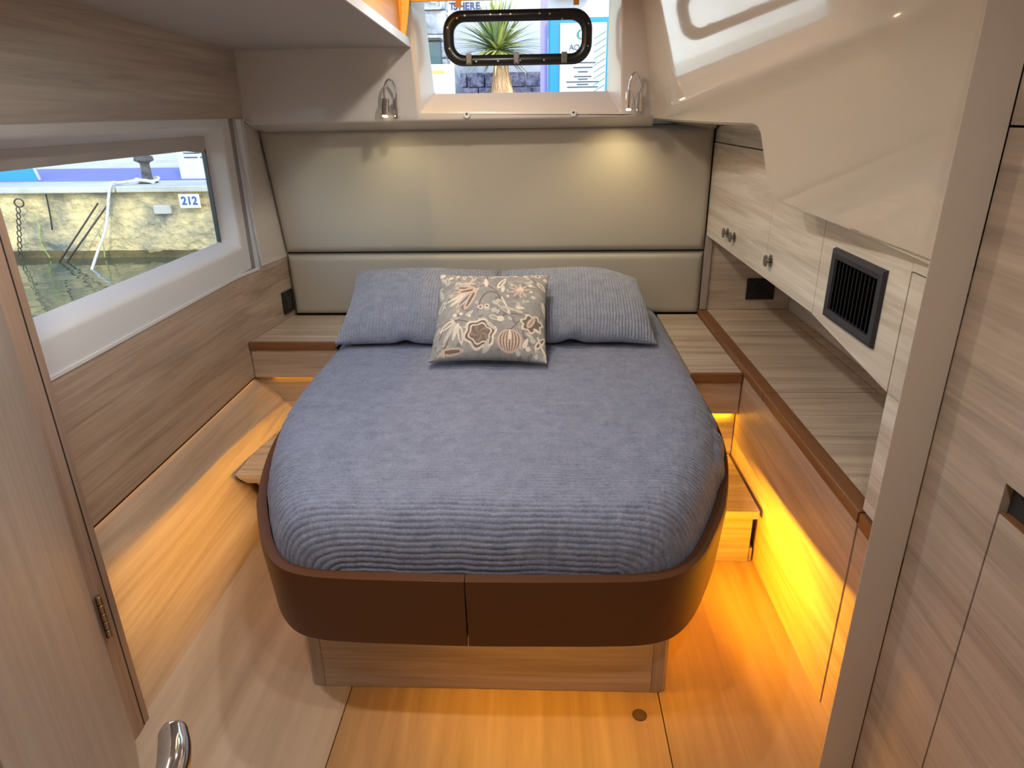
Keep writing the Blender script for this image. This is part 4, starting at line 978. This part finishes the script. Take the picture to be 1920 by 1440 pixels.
box('pedestal', (-1.17, 7.93, 1.12), (-1.09, 8.0, 1.90), black_pl, bi)
b3 = thing('display_board', (-1.1, 7.6, 1.115), 'white board with one orange stripe left of the palm', 'board')
box('panel', (-1.22, 7.60, 1.118), (-.905, 7.63, 2.09), wbm, b3, bevel=.003)
box('stripe', (-1.125, 7.594, 2.005), (-.985, 7.599, 2.032), orange_m, b3)
# low stone wall + hedge behind palm
sw = thing('stone_wall', (-.4, 8.9, 1.115), 'violet grey low stone wall behind the palm', 'wall')
sm_ = concrete('violet_stone', (lin(76, 78, 104), lin(176, 166, 182)), sc=22, bump=.9)
yy_ = 8.30
for r_ in range(6):
    x = -.90-(.1 if r_ % 2 else 0)
    while x < .0:
        w = random.uniform(.14, .27); 
        box('stone', (max(x, -.9), yy_-random.uniform(0, .03), 1.118+r_*.155), (min(x+w-.012, 0.03), 8.5, 1.118+r_*.155+.146), sm_, sw, bevel=.012)
        x += w
# palm
pm = thing('palm', (-.45, 8.0, 1.115), 'small spiky palm with shaggy trunk seen through the back window', 'palm')
trunk_m = concrete('shaggy_trunk', (lin(150, 104, 66), lin(226, 184, 132)), sc=10, bump=.9, stretch=(1, 1, .25))
pts = [(-.41, 8, 1.12), (-.41, 8, 1.6), (-.415, 8, 1.80), (-.425, 8, 1.95), (-.435, 8, 2.10), (-.44, 8, 2.2)]
vs, fs = tube_data(pts, [.16, .15, .13, .095, .065, .05], 16); mesh('trunk', vs, fs, trunk_m, pm, smooth=True)
vs, fs = [], []
for k in range(230):                                  # dead leaf bases on the trunk
    z = random.uniform(1.5, 2.12); a = random.uniform(0, 2*math.pi); r = np.interp(z, [1.5, 1.8, 1.95, 2.12], [.15, .13, .095, .065])
    x0 = -.425+r*math.cos(a); yq = 8+r*math.sin(a); L = random.uniform(.06, .13); w = .009
    ca, sa = math.cos(a), math.sin(a); i = len(vs)
    vs += [(x0-sa*w, yq+ca*w, z), (x0+sa*w, yq-ca*w, z), (x0+ca*.035, yq+sa*.035, z-L)]; fs.append((i, i+1, i+2))
o = mesh('dead_leaf_skirt', vs, fs, simple('straw', lin(214, 168, 116), .8), pm, kind='stuff')
lm = [simple('leaf_green', lin(132, 150, 92), .5), simple('leaf_yellow', lin(206, 204, 110), .5), simple('leaf_deep', lin(78, 104, 78), .5)]
hub = Vector((-.455, 8.0, 2.235))
for k in range(280):
    a = random.uniform(0, 2*math.pi); el = random.uniform(-.45, 1.45); L = random.uniform(.40, .58)*(1 if el > 0 else .8)
    d = Vector((math.cos(a)*math.cos(el), math.sin(a)*math.cos(el), math.sin(el))); d.y *= .4 if d.y > 0 else 1; side = d.cross(Vector((0, 0, 1)))
    if side.length < .05: side = Vector((1, 0, 0))
    side.normalize(); w = random.uniform(.013, .023); vs, fs = [], []
    up = side.cross(d)
    for q in range(6):
        t = q/5; p = hub+d*(.03+L*t)+Vector((0, 0, -.16*L*t**2.2*(1.3-el*.5)))
        ww = w*(1-t**2)+.0008
        vs += [p-side*ww, p+up*ww*.25, p+side*ww]
    for q in range(5):
        for s_ in (0, 1): fs.append((q*3+s_, q*3+s_+1, q*3+s_+4, q*3+s_+3))
    mesh('frond', vs, fs, random.choice([lm[0], lm[0], lm[1], lm[1], lm[2]]), pm)
# violet pole and information stand to the right
po = box('pole', (.0, 7.78, 1.115), (.075, 7.85, 3.1), simple('violet_pole', lin(150, 136, 186), .5), label='violet post between the palm and the information stand', cat='post')
s1 = thing('information_stand', (.42, 7.7, 1.115), 'tall teal edged information stand right of the palm', 'stand')
box('back_panel', (.082, 7.70, 1.118), (.755, 7.74, 2.50), teal_m, s1, bevel=.02)
box('face_panel', (.200, 7.685, 1.14), (.672, 7.699, 2.45), wbm, s1, bevel=.004)
for ch_, x_ in (('A', .318), ('Q', .372), ('U', .432)): text('heading_letter', ch_, .078, (x_, 7.68, 2.225), ink, s1)
ring('emblem', rrect(.415, 2.345, .045, .045, .044, 6), rrect(.425, 2.345, .032, .037, .031, 6), 7.675, 7.684, simple('emblem_green', lin(60, 130, 120), .5), s1)
for z, w in ((2.04, .10), (2.00, .05), (1.955, .09), (1.93, .05), (1.905, .17), (1.88, .06), (1.855, .16), (2.085, .13)):
    box('print_line', (.44-w, 7.680, z-.006), (.44+w, 7.684, z+.006), ink, s1)
for k in range(9):
    z = 2.36-k*.062
    mesh('leaf_print', [(.545, 7.679, z-.055), (.55, 7.679, z-.062), (.668, 7.679, z+.004), (.665, 7.679, z+.016)], [(0, 1, 2, 3)], simple('print_grey', lin(110, 140, 130), .6), s1)
